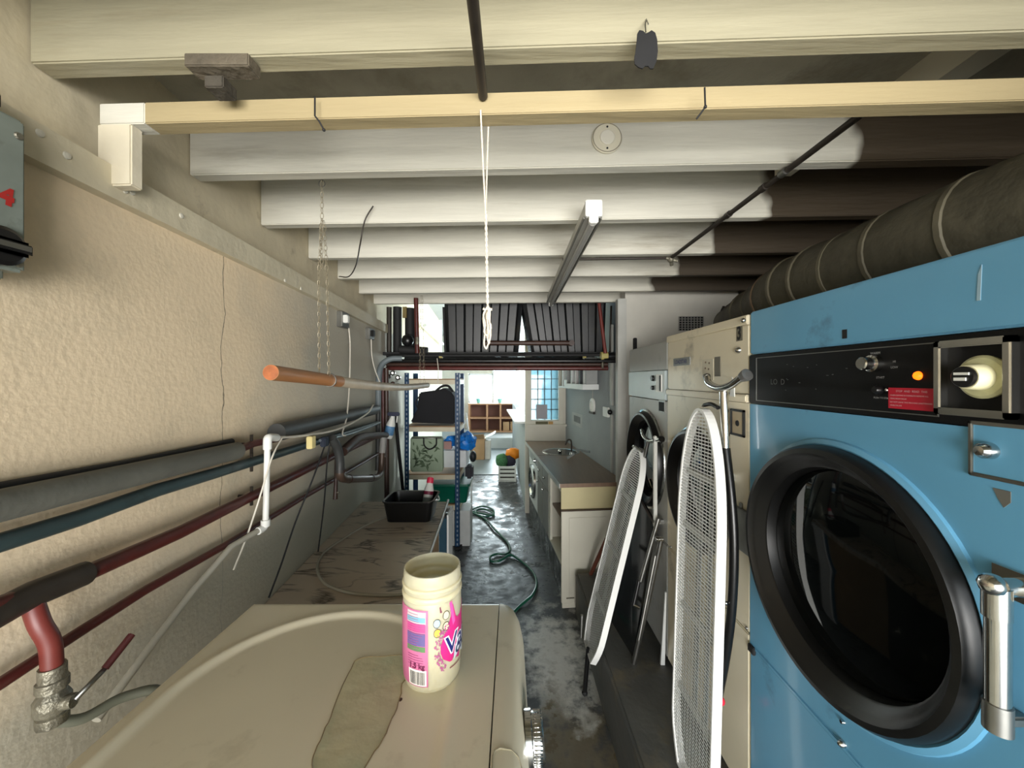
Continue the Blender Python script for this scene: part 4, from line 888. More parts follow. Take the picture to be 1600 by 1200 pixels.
# chains
def chain(p0, p1, n, label, sag=0, parent=None, r=.0055):
    b = MB()
    for i in range(n):
        t = (i+.5)/n; c = Vector(p0).lerp(Vector(p1), t); c += Vector((0, 0, -sag*4*t*(1-t))); d = (Vector(p1)-Vector(p0)); d.z += sag*4*(2*t-1) if False else 0; d.normalize()
        L_ = (Vector(p1)-Vector(p0)).length/n*.62; side = Vector((1, 0, 0)) if i % 2 else Vector((0, 1, 0))
        side = (side-d*side.dot(d)).normalized(); ring_ = [c+d*L_*sin(a)+side*r*cos(a) for a in [2*pi*k/8 for k in range(8)]]
        b.tube(ring_, .0009, 5, closed=True)
    return b.build('links', mat('old_chain', (150, 140, 118), .5, .4), parent)
ch = thing('chain', P(503, 300, 1.25), 'steel chain holding up the near end of the wooden pole', 'chain')
Yc = 1.225
chain(P(503, 275, Yc), P(503, 350, Yc), 9, '', parent=ch)
MB().tube([P(503, 287, Yc)+Vector((.010*cos(a), 0, .010*sin(a))) for a in [2*pi*k/16 for k in range(16)]], .0018, 6, closed=True).build('ring', M_STEEL, ch)
chain(P(503, 345, Yc), P(498, 430, Yc+.01), 11, '', parent=ch); chain(P(506, 345, Yc), P(511, 430, Yc), 11, '', parent=ch); chain(P(501, 350, Yc), P(503, 420, Yc-.02), 9, '', parent=ch)
chain(P(498, 430, Yc+.01), P(499, 592, Yc+.02), 20, '', parent=ch, r=.004); chain(P(511, 430, Yc), P(514, 588, Yc+.01), 20, '', parent=ch, r=.004)
ch2 = thing('chain', P(658, 520, 2.82), 'steel chain holding up the far end of the wooden pole', 'chain')
chain(P(658, 462, 2.80), P(656, 598, 2.82), 26, '', parent=ch2, r=.007); chain(P(660, 462, 2.80), P(663, 599, 2.80), 26, '', parent=ch2, r=.007)
# pole
pl = thing('pole', P(520, 594, 1.3), 'long round wooden pole hung on two chains along the left wall', 'pole')
pp = [P(423, 582, .95), P(470, 588, 1.10), P(515, 594, 1.27), P(560, 600, 1.52), P(600, 604, 1.85), P(635, 605, 2.3), P(668, 602, 2.88)]
full = bez(pp, 6)
k = 14
MB().tube(full[:k+1], .0195, 20).build('bare_length', M_WOODP, pl, label='varnished brown near length')
MB().tube(full[k:], .0193, 20).build('worn_length', mat('pale_pole', (186, 172, 150), .5, var=.15, scale=12), pl, label='pale worn far length')
MB().lathe([(.0185, .0005), (.001, .001)], full[0], (full[0]-full[1]), 20, False, False).build('end_grain', mat('end_grain', (150, 84, 44), .6, var=.25, scale=60), pl)
q = full[k-2]; MB().tube([q+Vector((.0215*cos(a), 0, .0215*sin(a))) for a in [2*pi*i/16 for i in range(16)]], .0022, 6, closed=True).build('chain_loop', M_STEEL, pl)
# pull cord
cd = thing('pull_cord', P(760, 545, .86), 'white cotton pull cord looped and knotted below the cream batten', 'cord')
MB().tube(bez([P(751, 172, .80), P(754, 240, .815), P(757, 300, .83), P(759, 335, .835)], 6), .0019, 8).tube(bez([P(763, 197, .845), P(761, 260, .845), P(759, 335, .84)], 6), .0019, 8).build('strands', M_CORD, cd)
tw = MB(); a0, a1 = P(759, 330, .836), P(762, 482, .836)
for ph in (0, pi): tw.tube([a0.lerp(a1, t/60)+Vector((.0017*cos(t*.9+ph), .0017*sin(t*.9+ph), 0)) for t in range(61)], .0017, 6)
tw.build('twist', M_CORD, cd)
lo = MB()
for i, (dx, zb, dy) in enumerate(((6, 545, 0), (4, 530, .006), (7, 524, -.005), (3, 537, -.006))):
    cxx = 762+(-2, 1, -1, 2)[i]
    lo.tube([P(cxx+dx*sin(2*pi*t/24)*(.7+.3*sin(t)), (482+zb)/2-(zb-482)/2*cos(2*pi*t/24), .836+dy) for t in range(24)], .0018, 6, closed=True)
lo.tube([P(755+14*t, 482+3*sin(9*t), .830) for t in (0, .25, .5, .75, 1)], .003, 6)
lo.build('bundle', M_CORD, cd)
cable([P(583, 322, 1.50), P(570, 345, 1.50), P(563, 380, 1.52), P(556, 415, 1.72), P(545, 432, 1.9), P(530, 432, 1.95)], .0028, M_IRON, 'loose dark wire curling between the joists at the left')
cable([P(683, 560, 3.1), P(685, 580, 3.1), P(684, 600, 3.1)], .003, M_CABLEW, 'thin cord hanging from the pipes over the black bag', 'cord', cat='cord')

# ================================================================= REAR PIPES, TANKS
for (py, Y, r, m, lab) in ((556, 3.20, .012, M_BLACKM, 'thin matt black pipe, topmost of the overhead bundle crossing the room'), (564, 3.17, .016, M_BLACK, 'glossy black pipe second in the overhead bundle'),
                           (569.5, 3.22, .015, M_PIPEB, 'purplish brown pipe third in the overhead bundle'), (575.5, 3.18, .017, M_RED, 'dark red pipe, lowest of the overhead bundle')):
    x1 = 950 if py > 568 else 968
    MB().tube([P(604, py, Y), P(x1, py-(1.5 if py < 560 else 0), Y-.05)], r, 14).build('pipe', m, label=lab, cat='pipe')
for i, px in enumerate((689, 913)):
    q = P(px, 556.5, 3.195); MB().tube([q+Vector((-.014, 0, 0)), q+Vector((.014, 0, 0))], .017, 14).build('pipe_label', mat('yellow_band', (178, 166, 104), .5), label=('yellow band round the overhead pipe above the shelving', 'yellow band round the overhead pipe at the right')[i], cat='band')
q = P(955, 557, 3.12); bk = thing('pump', q, 'dark pump fitting with a yellow collar at the right end of the bundle', 'pump')
MB().tube([q+Vector((-.08, 0, 0)), q+Vector((.11, 0, .005))], [.03, .036], 14).build('body', M_BLACK, bk); MB().tube([q+Vector((-.085, 0, .004)), q+Vector((-.03, 0, .006))], .034, 14).build('collar', mat('yellow_band', (0, 0, 0)), bk)
MB().tube([q+Vector((-.07, 0, -.02)), q+Vector((-.07, 0, -.10))], .010, 8).build('outlet', M_BRASS, bk)
MB().box(-1.12, .84, 3.24, 3.30, 1.90, 1.926).build('bearer', M_BLACKM, label='dark steel bearer carrying the fluted tanks at the front', cat='beam')
MB().box(-1.12, .84, 3.95, 4.01, 1.90, 1.926).build('bearer', M_BLACKM, label='dark steel bearer carrying the fluted tanks at the back', cat='beam')
def tank(x0, x1, y0, y1, z0, z1, tl, tr, label):
    t = thing('water_tank', ((x0+x1)/2, (y0+y1)/2, z0), label, 'tank')
    def outline(a0, a1, b0, b1, d):
        pts = []
        def side(p, q, nrm):
            L_ = (q-p).length; n = 2*max(3, int(round(L_/.15)))
            for i in range(n):
                t0 = i/n
                for (e, k_) in ((0, i % 2), (.8, i % 2)):
                    pts.append(p.lerp(q, t0+e/n)+nrm*(d*(1 if k_ else 0)))
        A, B, C_, D = Vector((a0, b0, 0)), Vector((a1, b0, 0)), Vector((a1, b1, 0)), Vector((a0, b1, 0))
        side(A, B, Vector((0, -1, 0))); side(B, C_, Vector((1, 0, 0))); side(C_, D, Vector((0, 1, 0))); side(D, A, Vector((-1, 0, 0)))
        return pts
    lo_ = outline(x0+tl, x1-tr, y0+.04, y1-.04, .035); hi_ = outline(x0, x1, y0, y1, .035); n = len(lo_)
    # taper the lower ring to the upper one's vertex count
    if len(hi_) != n: lo_ = [Vector((x0+tl+(p.x-x0)/(x1-x0)*(x1-x0-tl-tr), y0+.04+(p.y-y0)/(y1-y0)*(y1-y0-.08), 0)) for p in hi_]; n = len(hi_)
    vs = [Vector((p.x, p.y, z0)) for p in lo_]+[Vector((p.x, p.y, z1)) for p in hi_]
    MB().add(vs, [list(range(n))[::-1], list(range(n, 2*n))]+[(i, (i+1) % n, n+(i+1) % n, n+i) for i in range(n)]).build('shell', M_TANK, t)
    MB().box(x0-.004, x1+.004, y0-.03, y1+.03, z1, z1+.03).build('lid', M_TANK, t, bevel=.004)
    return t
tank(-.575, .062, 3.36, 4.0, 1.927, 2.52, .01, .05, 'black fluted plastic water tank, left of the two overhead')
tank(.09, .80, 3.36, 4.0, 1.927, 2.52, .10, .01, 'black fluted plastic water tank, right of the two overhead')
op = thing('overflow_pipe', P(820, 536, 3.3), 'horizontal brown overflow pipe across both black tanks', 'pipe')
MB().tube([P(757, 536, 3.3), P(893, 536, 3.3)], .021, 12).build('tube', M_PIPEB, op); q = P(893, 536, 3.3)
MB().tube([q+Vector((0, -.02, 0)), q+Vector((0, .06, 0))], .024, 14).build('elbow', M_PIPEB, op)
MB().tube([P(936, 474, 3.08), P(946, 552, 3.05)], .014, 10).build('pipe', M_REDB, label='slanting red brown pipe in front of the right tank', cat='pipe')
MB().tube([P(955, 478, 3.2), P(953, 552, 3.2)], .008, 8).build('pipe', M_IRON, label='thin dark upright pipe at the right tank corner', cat='pipe')
# pipework at the left
for (x0_, y0_, x1_, y1_, Y, r, m, lab) in ((608, 480, 608, 556, 3.35, .022, M_IRON, 'dark upright pipe in the far left corner above the bundle'), (621, 480, 621, 556, 3.38, .038, M_BLACKM, 'broad black upright flue in the far left corner'),
                                (650, 466, 652, 552, 3.08, .018, M_RED, 'upright red pipe rising beside the second chain'), (641, 482, 641, 550, 3.34, .045, M_BLACKM, 'fat black vertical pipe left of the red one'),
                                (693, 480, 696, 551, 3.27, .010, M_BLACKM, 'slim black upright rod at the left edge of the left tank')):
    MB().tube([P(x0_, y0_, Y), P(x1_, y1_, Y)], r, 14).build('pipe', m, label=lab, cat='pipe')
pu = thing('pump', P(636, 545, 3.3), 'black circulating pump sitting on the pipe bundle at left', 'pump')
MB().ball(P(637, 532, 3.24), .05, 14, (1, 1, 1.1)).build('motor', M_BLACK, pu); MB().tube([P(625, 546, 3.24), P(668, 549, 3.24)], .036, 14).build('casing', M_BLACKM, pu)
MB().box(*sorted((P(630, 0, 3.3).x, P(636, 0, 3.3).x)), 3.28, 3.3, P(0, 497, 3.3).z, P(0, 480, 3.3).z).build('terminal_box', mat('ochre_box', (112, 96, 50), .6), pu)
MB().tube([P(652, 527, 3.05), P(652, 538, 3.05)], .016, 12).build('union', M_BRASS, pu)
cv = thing('pipe_elbow', P(595, 575, 3.0), 'large pale grey lagged elbow turning down into the left corner', 'pipe')
MB().tube(bez([P(628, 560, 3.1), P(610, 561, 3.08), P(597, 570, 3.05), P(592, 590, 3.02), P(591, 640, 3.0)], 6), .022, 14).build('bend', mat('blue_grey_lag', (110, 120, 124), .5), cv)
MB().tube([P(591, 638, 3.0), P(590, 735, 2.97)], .017, 12).build('drop', M_LAGD, cv)
for (px, r, m, lab, yb) in ((598, .014, M_RED, 'red upright pipe in the far left corner', 690), (603.5, .020, M_PIPEB, 'brown upright pipe reaching down behind the basin', 780)):
    MB().tube([P(px, 575, 3.1), P(px+1, yb, 3.1)], r, 12).build('pipe', m, label=lab, cat='pipe')
mt = thing('meter_group', P(616, 592, 3.15), 'cluster of small dark valves and gauges beneath the pipe bundle', 'valves')
for i, (px, py) in enumerate(((607, 588), (614, 583), (614, 600), (622, 590), (608, 602), (622, 603))): MB().lathe([(.022, 0), (.020, .03), (.01, .04)], P(px, py, 3.15), (.2, -1, 0), 14).build('valve', (M_IRON, M_STEEL, M_PIPEB, M_STEEL, M_BRASS, M_IRON)[i], mt)
# white ledge and conduit seen through the gap on the far left wall
MB().tube([LW(664, 508, .05), LW(693, 538, .05)], .022, 10).build('conduit', M_WHITE, label='white conduit on the far wall glimpsed left of the tanks', cat='conduit')

# ================================================================= MARBLED COUNTER (left)
ct = thing('counter', (-.7, 1.8, 0), 'grey brown marbled laminate counter standing against the left wall', 'counter')
def cx_(Y): return -.41-.056*(Y-1.85)
MB().hexa([(wallx(1.02, .003), 1.02, .81), (cx_(1.02), 1.02, .81), (cx_(2.69), 2.69, .81), (wallx(2.69, .003), 2.69, .81),
           (wallx(1.02, .003), 1.02, .84), (cx_(1.02), 1.02, .84), (cx_(2.69), 2.69, .84), (wallx(2.69, .003), 2.69, .84)]).build('top', M_MARBLE, ct)
MB().hexa([(wallx(1.02, .02), 1.03, 0), (cx_(1.02)-.06, 1.03, 0), (cx_(2.69)-.06, 2.45, 0), (wallx(2.69, .02), 2.45, 0),
           (wallx(1.02, .02), 1.03, .81), (cx_(1.02)-.06, 1.03, .81), (cx_(2.69)-.06, 2.45, .81), (wallx(2.69, .02), 2.45, .81)]).build('base', mat('dark_base', (60, 58, 54), .7), ct)
e = [Vector((cx_(y)+.004, y, z)) for y, z in ((1.70, .846), (1.95, .846), (2.2, .848), (2.45, .852), (2.66, .86))]
for i in range(4): pass
MB().tube(e, [.008, .007, .008, .006, .009], 6).build('edge_strip', mat('peeling_strip', (188, 186, 178), .5, var=.2, scale=30), ct)
MB().box(cx_(2.3)-.058, cx_(2.3)-.04, 1.75, 2.45, .05, .80).build('side_board', mat('beige_board', (150, 124, 92), .6), ct)
un = thing('end_unit', (-.43, 2.55, 0), 'narrow teal sided unit with white edging under the counter corner', 'cabinet')
MB().box(-.475, -.425, 2.46, 2.50, 0, .805).build('teal_side', mat('teal_board', (26, 66, 84), .5), un)
MB().box(-.424, -.412, 2.45, 2.60, 0, .83).box(-.50, -.412, 2.60, 2.63, .80, .83).build('white_edging', M_WHITE, un)
MB().box(-.475, -.428, 2.505, 2.60, 0, .79).build('core', M_BLACKM, un)
# clear hose lying on the counter
pts = [ZP(x, y, .846) for x, y in ((655, 798), (610, 806), (570, 822), (535, 843), (508, 862), (497, 880), (497, 896), (508, 912), (530, 922), (560, 928), (600, 930), (640, 928))]
cable(pts, .006, mat('clear_hose', (176, 170, 154), .2, var=.04), 'translucent plastic hose curving over the marbled counter', 'hose', cat='hose')
# black basin
bs = thing('basin', (-.632, 2.40, .84), 'black plastic washing up basin on the far end of the counter', 'basin')
def rrect(cx0, cy0, hx, hy, r, z, n=5):
    out = []
    for (sx, sy, a0_) in ((1, 1, 0), (-1, 1, pi/2), (-1, -1, pi), (1, -1, 3*pi/2)):
        for i in range(n+1): a_ = a0_+pi/2*i/n; out.append(Vector((cx0+sx*(hx-r)+r*cos(a_), cy0+sy*(hy-r)+r*sin(a_), z)))
    return out
def shell(mb, rings):
    n = len(rings[0]); vs = [p for r in rings for p in r]
    mb.add(vs, [(i*n+k, i*n+(k+1) % n, (i+1)*n+(k+1) % n, (i+1)*n+k) for i in range(len(rings)-1) for k in range(n)], True)
    mb.add(rings[0], [list(range(n))[::-1]]); mb.add(rings[-1], [list(range(n))]); return mb
bx_, by_ = -.632, 2.40
shell(MB(), [rrect(bx_, by_, .130, .10, .03, .841), rrect(bx_, by_, .148, .118, .035, .958), rrect(bx_, by_, .156, .126, .04, .962), rrect(bx_, by_, .156, .126, .04, .968), rrect(bx_, by_, .144, .114, .035, .966), rrect(bx_, by_, .126, .096, .03, .848)]).build('bowl', M_BLACK, bs)
for sx in (-1, 1): MB().tube(bez([(bx_+sx*.156, by_-.04, .955), (bx_+sx*.168, by_, .945), (bx_+sx*.156, by_+.04, .955)], 5), .005, 8).build('handle', M_PAPERW, bs)
# bleach bottle leaning in it
bb = thing('bottle', P(672, 775, 2.42), 'white cleaner bottle with a pink red cap leaning inside the black basin', 'bottle')
p0, p1 = P(667, 790, 2.45), P(673, 745, 2.50); ax = (p1-p0).normalized(); L_ = (p1-p0).length
MB().lathe([(.028, 0), (.031, .02), (.030, L_*.55), (.022, L_*.72), (.018, L_*.8)], p0, ax, 18).build('body', M_PAPERW, bb)
MB().lathe([(.021, L_*.78), (.023, L_*.84), (.020, L_*.97), (.008, L_)], p0, ax, 16).build('cap', mat('cap_red', (206, 44, 76), .4), bb)
MB().lathe([(.0305, L_*.38), (.0308, L_*.5)], p0, ax, 18, False, False).build('band', mat('maroon_print', (120, 30, 60), .5), bb)
MB().lathe([(.0312, L_*.12), (.0312, L_*.28)], p0, ax, 18, False, False).build('lower_band', mat('grey_green_print', (130, 140, 136), .5), bb)
# spray bottle hung on the pipe
sb = thing('spray_bottle', P(610, 670, 3.0), 'white and blue trigger spray bottle hanging by the corner pipes', 'spray bottle')
p0, p1 = P(606, 684, 2.96), P(614, 650, 2.96); ax = (p1-p0).normalized(); L_ = (p1-p0).length
MB().lathe([(.032, 0), (.035, .02), (.034, L_*.6), (.020, L_*.85), (.014, L_)], p0, ax, 16).build('body', M_PAPERW, sb)
MB().lathe([(.0355, L_*.15), (.0355, L_*.55)], p0, ax, 16, False, False).build('label_band', mat('blue_label', (84, 128, 166), .5, var=.3, scale=40), sb)
t_ = p1; MB().box(t_.x-.04, t_.x+.05, t_.y-.015, t_.y+.015, t_.z, t_.z+.03).build('trigger_head', mat('navy_plastic', (34, 38, 62), .5), sb, bevel=.006)
MB().tube([t_+Vector((.035, -.005, 0)), t_+Vector((.03, -.005, -.05))], .005, 8).build('trigger', M_PAPERW, sb)
MB().tube([ZP(640, 805, .6)+Vector((-.11, .35, 0)), P(608, 638, 3.35)], .012, 10).build('rod', M_BLACKM, label='black rod leaning in the corner behind the blue shelving', cat='rod') if False else None
MB().tube([P(617, 645, 3.5), P(630, 770, 3.62)], .016, 10).build('rod', M_BLACKM, label='slanting black rod leaning left of the blue shelving', cat='rod')

# ================================================================= BLUE SHELVING
bsx0, bsx1, bsy0, bsy1 = P(632, 0, 3.85).x, P(718, 0, 3.85).x, 3.85, 4.22
su = thing('shelving_unit', ((bsx0+bsx1)/2, 4.03, 0), 'boltless blue steel shelving unit with cream shelves', 'shelving')
for (x, sx) in ((bsx0, 1), (bsx1, -1)):
    for (y, sy) in ((bsy0, 1), (bsy1, -1)):
        up = MB().box(min(x, x+sx*.045), max(x, x+sx*.045), min(y, y+sy*.003), max(y, y+sy*.003), 0, 1.76).box(min(x, x+sx*.003), max(x, x+sx*.003), min(y, y+sy*.04), max(y, y+sy*.04), 0, 1.76).build('upright', M_BLUESTEEL, su)
        o = MB(); z = .03
        while z < 1.74:
            yy = y-.0006 if sy == 1 else y+.0006
            o.box(x+sx*.016, x+sx*.028, min(yy, y), max(yy, y), z, z+.022)if sx == 1 else o.box(x-.028, x-.016, min(yy, y), max(yy, y), z, z+.022)
            if sx == -1: o.box(x, x+.0008, y+sy*.014, y+sy*.026, z, z+.022)if sy == 1 else o.box(x, x+.0008, y-.026, y-.014, z, z+.022)
            z += .045
        o.build('lit_hole_marks', mat('hole_light_pale', (150, 160, 172), .6), up, kind='stuff')  # pale plates painted for the light seen through the slots
MB().box(bsx1-.05, bsx1+.02, bsy0-.02, bsy0+.05, 0, .02).build('foot', M_BLACKM, su)
M_SHELF = mat('cream_shelf', (206, 196, 172), .5)
for z in (1.69, 1.215, .735, .43):
    b_ = MB().box(bsx0+.004, bsx1-.004, bsy0+.004, bsy0+.03, z-.045, z).box(bsx0+.004, bsx1-.004, bsy1-.03, bsy1-.004, z-.045, z).box(bsx1-.006, bsx1+.001, bsy0+.03, bsy1-.03, z-.045, z).build('beam', M_SHELF, su)
    MB().box(bsx0+.006, bsx1-.006, bsy0+.006, bsy1-.006, z, z+.012).build('shelf', mat('chipboard', (150, 118, 86), .7), su)
# black holdall
hb = thing('holdall', (-.72, 4.02, 1.228), 'big black fabric holdall on the second shelf of the blue shelving', 'bag')
o = MB(); pr = [(642, 660), (652, 640), (656, 613), (671, 611), (684, 610), (694, 606), (706, 613), (711, 620), (711, 662)]
o.prism([(P(x, 0, 3.93).x, 3.90, max(1.229, P(x, y, 3.93).z)) for x, y in pr], (0, .24, 0)); o.build('body', mat('black_fabric', (24, 24, 28), .85, bump=.4, bscale=12), hb, bevel=.012)
MB().tube(bez([P(653, 640, 3.88), P(650, 628, 3.88), P(657, 617, 3.88)], 5), .006, 8).tube(bez([P(680, 612, 3.90), P(690, 604, 3.92), P(700, 603, 3.95), P(708, 612, 3.95)], 5), .012, 8).build('strap', M_BLACKM, hb)
# green leaf patterned bag
gb = thing('storage_bag', (-.87, 3.80, .80), 'pale green leaf patterned zip bag with black handles hung at the shelving front', 'bag')
a, b_ = P(641, 737, 3.78), P(692, 683, 3.78)
shell(MB(), [[Vector((p.x, p.y, z)) for p in rrect((a.x+b_.x)/2, 3.805, (b_.x-a.x)/2+s_, .035+s_*.3, .02, 0)] for z, s_ in ((a.z, -.01), (a.z+.03, .003), (b_.z-.02, .0), (b_.z, -.012))]).build('body', mat('pale_green_fabric', (150, 166, 142), .7, var=.06), gb)
o = MB()
for i in range(34):
    x = random.uniform(a.x+.03, b_.x-.03); z = random.uniform(a.z+.04, b_.z-.05); an = random.uniform(0, pi); l_ = random.uniform(.02, .042); w_ = l_*.33
    d = Vector((cos(an), 0, sin(an))); e_ = Vector((-sin(an), 0, cos(an)))
    c = Vector((x, 3.7668, z)); o.prism([c+d*l_, c+e_*w_, c-d*l_, c-e_*w_], (0, .002, 0))
o.build('leaf_print', mat('leaf_green', (88, 106, 80), .7, var=.3, scale=30), gb, kind='stuff')
q = P(671, 690, 3.76)
MB().tube(bez([P(662, 684, 3.762), P(663, 696, 3.76), P(671, 702, 3.755), P(681, 696, 3.76), P(682, 684, 3.762)], 5), .007, 8).build('handle', M_BLACKM, gb)
MB().tube([P(643, 684.5, 3.77), P(690, 684.5, 3.77)], .006, 8).build('piping', M_STEEL, gb)
bag = MB().ball(P(727, 690, 4.05), .105, 26, (1.1, 1, .85)).ball(P(708, 687, 4.0), .07, 20, (1.3, 1, .6))
for i, p in enumerate(bag.v): bag.v[i] = p+Vector((noise.noise(p*22), noise.noise(p*22+Vector((5, 0, 0))), noise.noise(p*22+Vector((0, 5, 0)))))*.035
bag.build('carrier_bag', mat('bright_blue_plastic', (24, 122, 212), .4, var=.15, scale=20, bump=.8, bscale=14), label='crumpled bright blue carrier bag bulging from the shelving', cat='bag')
MB().box(P(694, 0, 3.95).x, P(706, 0, 3.95).x, 3.92, 4.0, .98, 1.06).build('packet', mat('pinkish_packet', (170, 130, 126), .6), label='small pinkish packet on the shelf under the blue bag', cat='packet', bevel=.004)
MB().box(P(693, 0, 3.9).x, P(728, 0, 3.9).x, 3.90, 4.2, .80, .97).build('box', mat('white_box', (216, 218, 220), .6), label='white flat box on the third shelf beside the leaf bag', cat='box', bevel=.006)
gt = thing('storage_tub', (-.66, 4.0, .443), 'dark green plastic storage tub low on the blue shelving', 'tub')
cxg = (P(672, 0, 3.9).x+P(732, 0, 3.9).x)/2
shell(MB(), [rrect(cxg, 4.03, .17, .14, .03, .444), rrect(cxg, 4.03, .20, .165, .03, .61), rrect(cxg, 4.03, .21, .175, .03, .62), rrect(cxg, 4.03, .21, .175, .03, .64)]).build('body', mat('green_plastic', (6, 92, 72), .4), gt)
MB().box(-.62, -.44, 3.90, 4.15, .0, .36).build('box', mat('white_box2', (200, 202, 200), .6), label='white box on the floor beneath the green tub', cat='box', bevel=.006)
MB().box(-.50, -.42, 3.98, 4.1, .66, .80).build('bag', mat('dark_bag', (22, 24, 34), .6), label='small dark bag squeezed above the green tub', cat='bag', bevel=.02)
# white folded airer frame behind the shelving
af = thing('clothes_airer', P(728, 700, 4.5), 'white tubular folding frame standing behind the blue shelving', 'airer')
for (p, q_) in (((728, 645, 4.6), (736, 705, 4.7)), ((719, 672, 4.5), (730, 654, 4.5)), ((720, 600, 4.4), (721, 668, 4.4)), ((722, 770, 4.35), (727, 726, 4.35)), ((736, 705, 4.7), (737, 808, 4.72)), ((724, 700, 4.5), (722, 818, 4.52))): MB().tube([P(*p), P(*q_)], .010, 8).build('tube', M_WHITE, af)

# ================================================================= SHOP BEYOND
cu = thing('cubby_shelf', (-.58, 10.5, .25), 'low pine pigeonhole shelf under the bright shop window', 'shelf')
xs = [P(x, 0, 10.4).x for x in (733, 761, 782, 806)]; z0_, z1_ = .252, 1.0
for x in xs: MB().box(x-.022, x+.022, 10.4, 10.75, z0_, z1_).build('divider', M_WOODC, cu)
for z in (z0_, .62, z1_): MB().box(xs[0]-.03, xs[-1]+.03, 10.395, 10.75, z, z+.035).build('shelf', M_WOODC, cu)
MB().box(xs[0], xs[-1], 10.75, 10.77, z0_, z1_).build('back', M_WOODD, cu)
for i, x in enumerate((-.28, -.08)):
    MB().box(x, x+.17, 10.45, 10.7, .29, .53).build('box', M_CARD, label=('brown cardboard box in the lower right pigeonhole, left one', 'brown cardboard box in the lower right pigeonhole, right one')[i], cat='box', group='boxes in the pigeonholes', bevel=.004)
# lights/plants specks on the window ledge
for i, (px, py) in enumerate(((748, 622), (781, 627))):
    q = P(px, py, 10.6); MB().lathe([(.04, 0), (.06, .10), (.05, .12)], (q.x, 10.55, 1.036), (0, 0, 1), 12).build('ornament', mat('pale_teal', (120, 190, 180), .5), label=('small teal ornament left on top of the pine shelf', 'small teal ornament right on top of the pine shelf')[i], cat='ornament')
# cardboard box with open flaps
cbx = thing('cardboard_box', (-.84, 8.2, .012), 'open cardboard box with raised flaps on the shop floor', 'box')
x0_, x1_ = P(737, 0, 8.0).x, P(757, 0, 8.0).x
MB().box(x0_, x1_, 8.0, 8.4, .013, .45).build('body', M_CARD, cbx, bevel=.004)
MB().hexa([(x1_, 8.0, .45), (x1_+.22, 8.05, .55), (x1_+.22, 8.35, .57), (x1_, 8.4, .45), (x1_, 8.0, .457), (x1_+.22, 8.05, .557), (x1_+.22, 8.35, .577), (x1_, 8.4, .457)]).build('flap', M_PAPERW, cbx)
MB().hexa([(x0_, 8.0, .45), (x1_, 8.0, .45), (x1_, 7.86, .56), (x0_, 7.86, .54), (x0_, 8.0, .457), (x1_, 8.0, .457), (x1_, 7.86, .567), (x0_, 7.86, .547)]).build('flap', M_CARD, cbx)
MB().box(x1_+.005, x1_+.12, 8.05, 8.3, .013, .40).build('carton', mat('white_carton', (214, 206, 196), .7), label='narrow white carton beside the open cardboard box', cat='box', bevel=.004)
MB().ball(P(739, 713, 4.38), .055, 14, (.75, .9, 1.2)).tube([P(736, 704, 4.36), P(727, 690, 4.25)], .006, 8).build('sack', mat('black_sack', (20, 22, 26), .5, bump=.5, bscale=10), label='small black bag hanging off the side of the blue shelving', cat='bag')
MB().hexa([(-.62, 9.0, .25), (-.0, 9.0, .25), (-.0, 9.39, .25), (-.62, 9.39, .25)] and [(-.75, 9.42, .251), (-.02, 9.42, .251), (-.02, 10.1, .251), (-.75, 10.1, .251), (-.75, 9.42, .262), (-.02, 9.42, .262), (-.02, 10.1, .262), (-.75, 10.1, .262)]).build('mat', mat('white_mat', (226, 230, 232), .3), label='white sheet lying on the raised shop floor', cat='mat')
# white crate with laundry
cr_ = thing('crate', (-.10, 6.45, 0), 'white slatted plastic crate on the floor by the bay wall', 'crate')
x0_, x1_, ya, yb = -.235, .035, 6.35, 6.65
o = MB()
for x in (x0_, x1_): 
    for y in (ya, yb): o.box(x-.012, x+.012, y-.012, y+.012, 0, .26)
o.box(x0_, x1_, ya, yb, .0, .012); o.build('frame', M_PAPERW, cr_)
for i in range(4):
    z = .02+.065*i; MB().box(x0_, x1_, ya-.004, ya+.004, z, z+.04).build('slat', M_PAPERW, cr_)
    MB().box(x0_-.004, x0_+.004, ya, yb, z, z+.04).build('slat', M_PAPERW, cr_); MB().box(x1_-.004, x1_+.004, ya, yb, z, z+.04).build('slat', M_PAPERW, cr_)
MB().box(x0_+.014, x1_-.014, ya+.014, yb-.014, .014, .22).build('liner', M_IRON, cr_)
def lump(c, r, sc, name, m, label, cat):
    o = MB().ball(c, r, 20, sc); 
    for i, p in enumerate(o.v): o.v[i] = c+(p-c)*(1+.25*noise.noise(p*14))
    return o.build(name, m, label=label, cat=cat)
lump(Vector((-.19, 6.46, .33)), .115, (.95, .9, 1), 'towel', mat('green_leaf_cloth', (64, 112, 72), .8, var=.4, scale=40), 'green patterned cloth piled in the left of the white crate', 'cloth')
lump(Vector((-.06, 6.50, .33)), .11, (.9, .9, 1), 'towel', mat('purple_cloth', (48, 44, 62), .8), 'dark purple cloth in the middle of the white crate', 'cloth')
lump(Vector((-.01, 6.52, .43)), .12, (1.1, .8, .9), 'carrier_bag', mat('orange_plastic', (236, 136, 16), .5, bump=.4), 'bright orange bag on top of the white crate', 'bag')

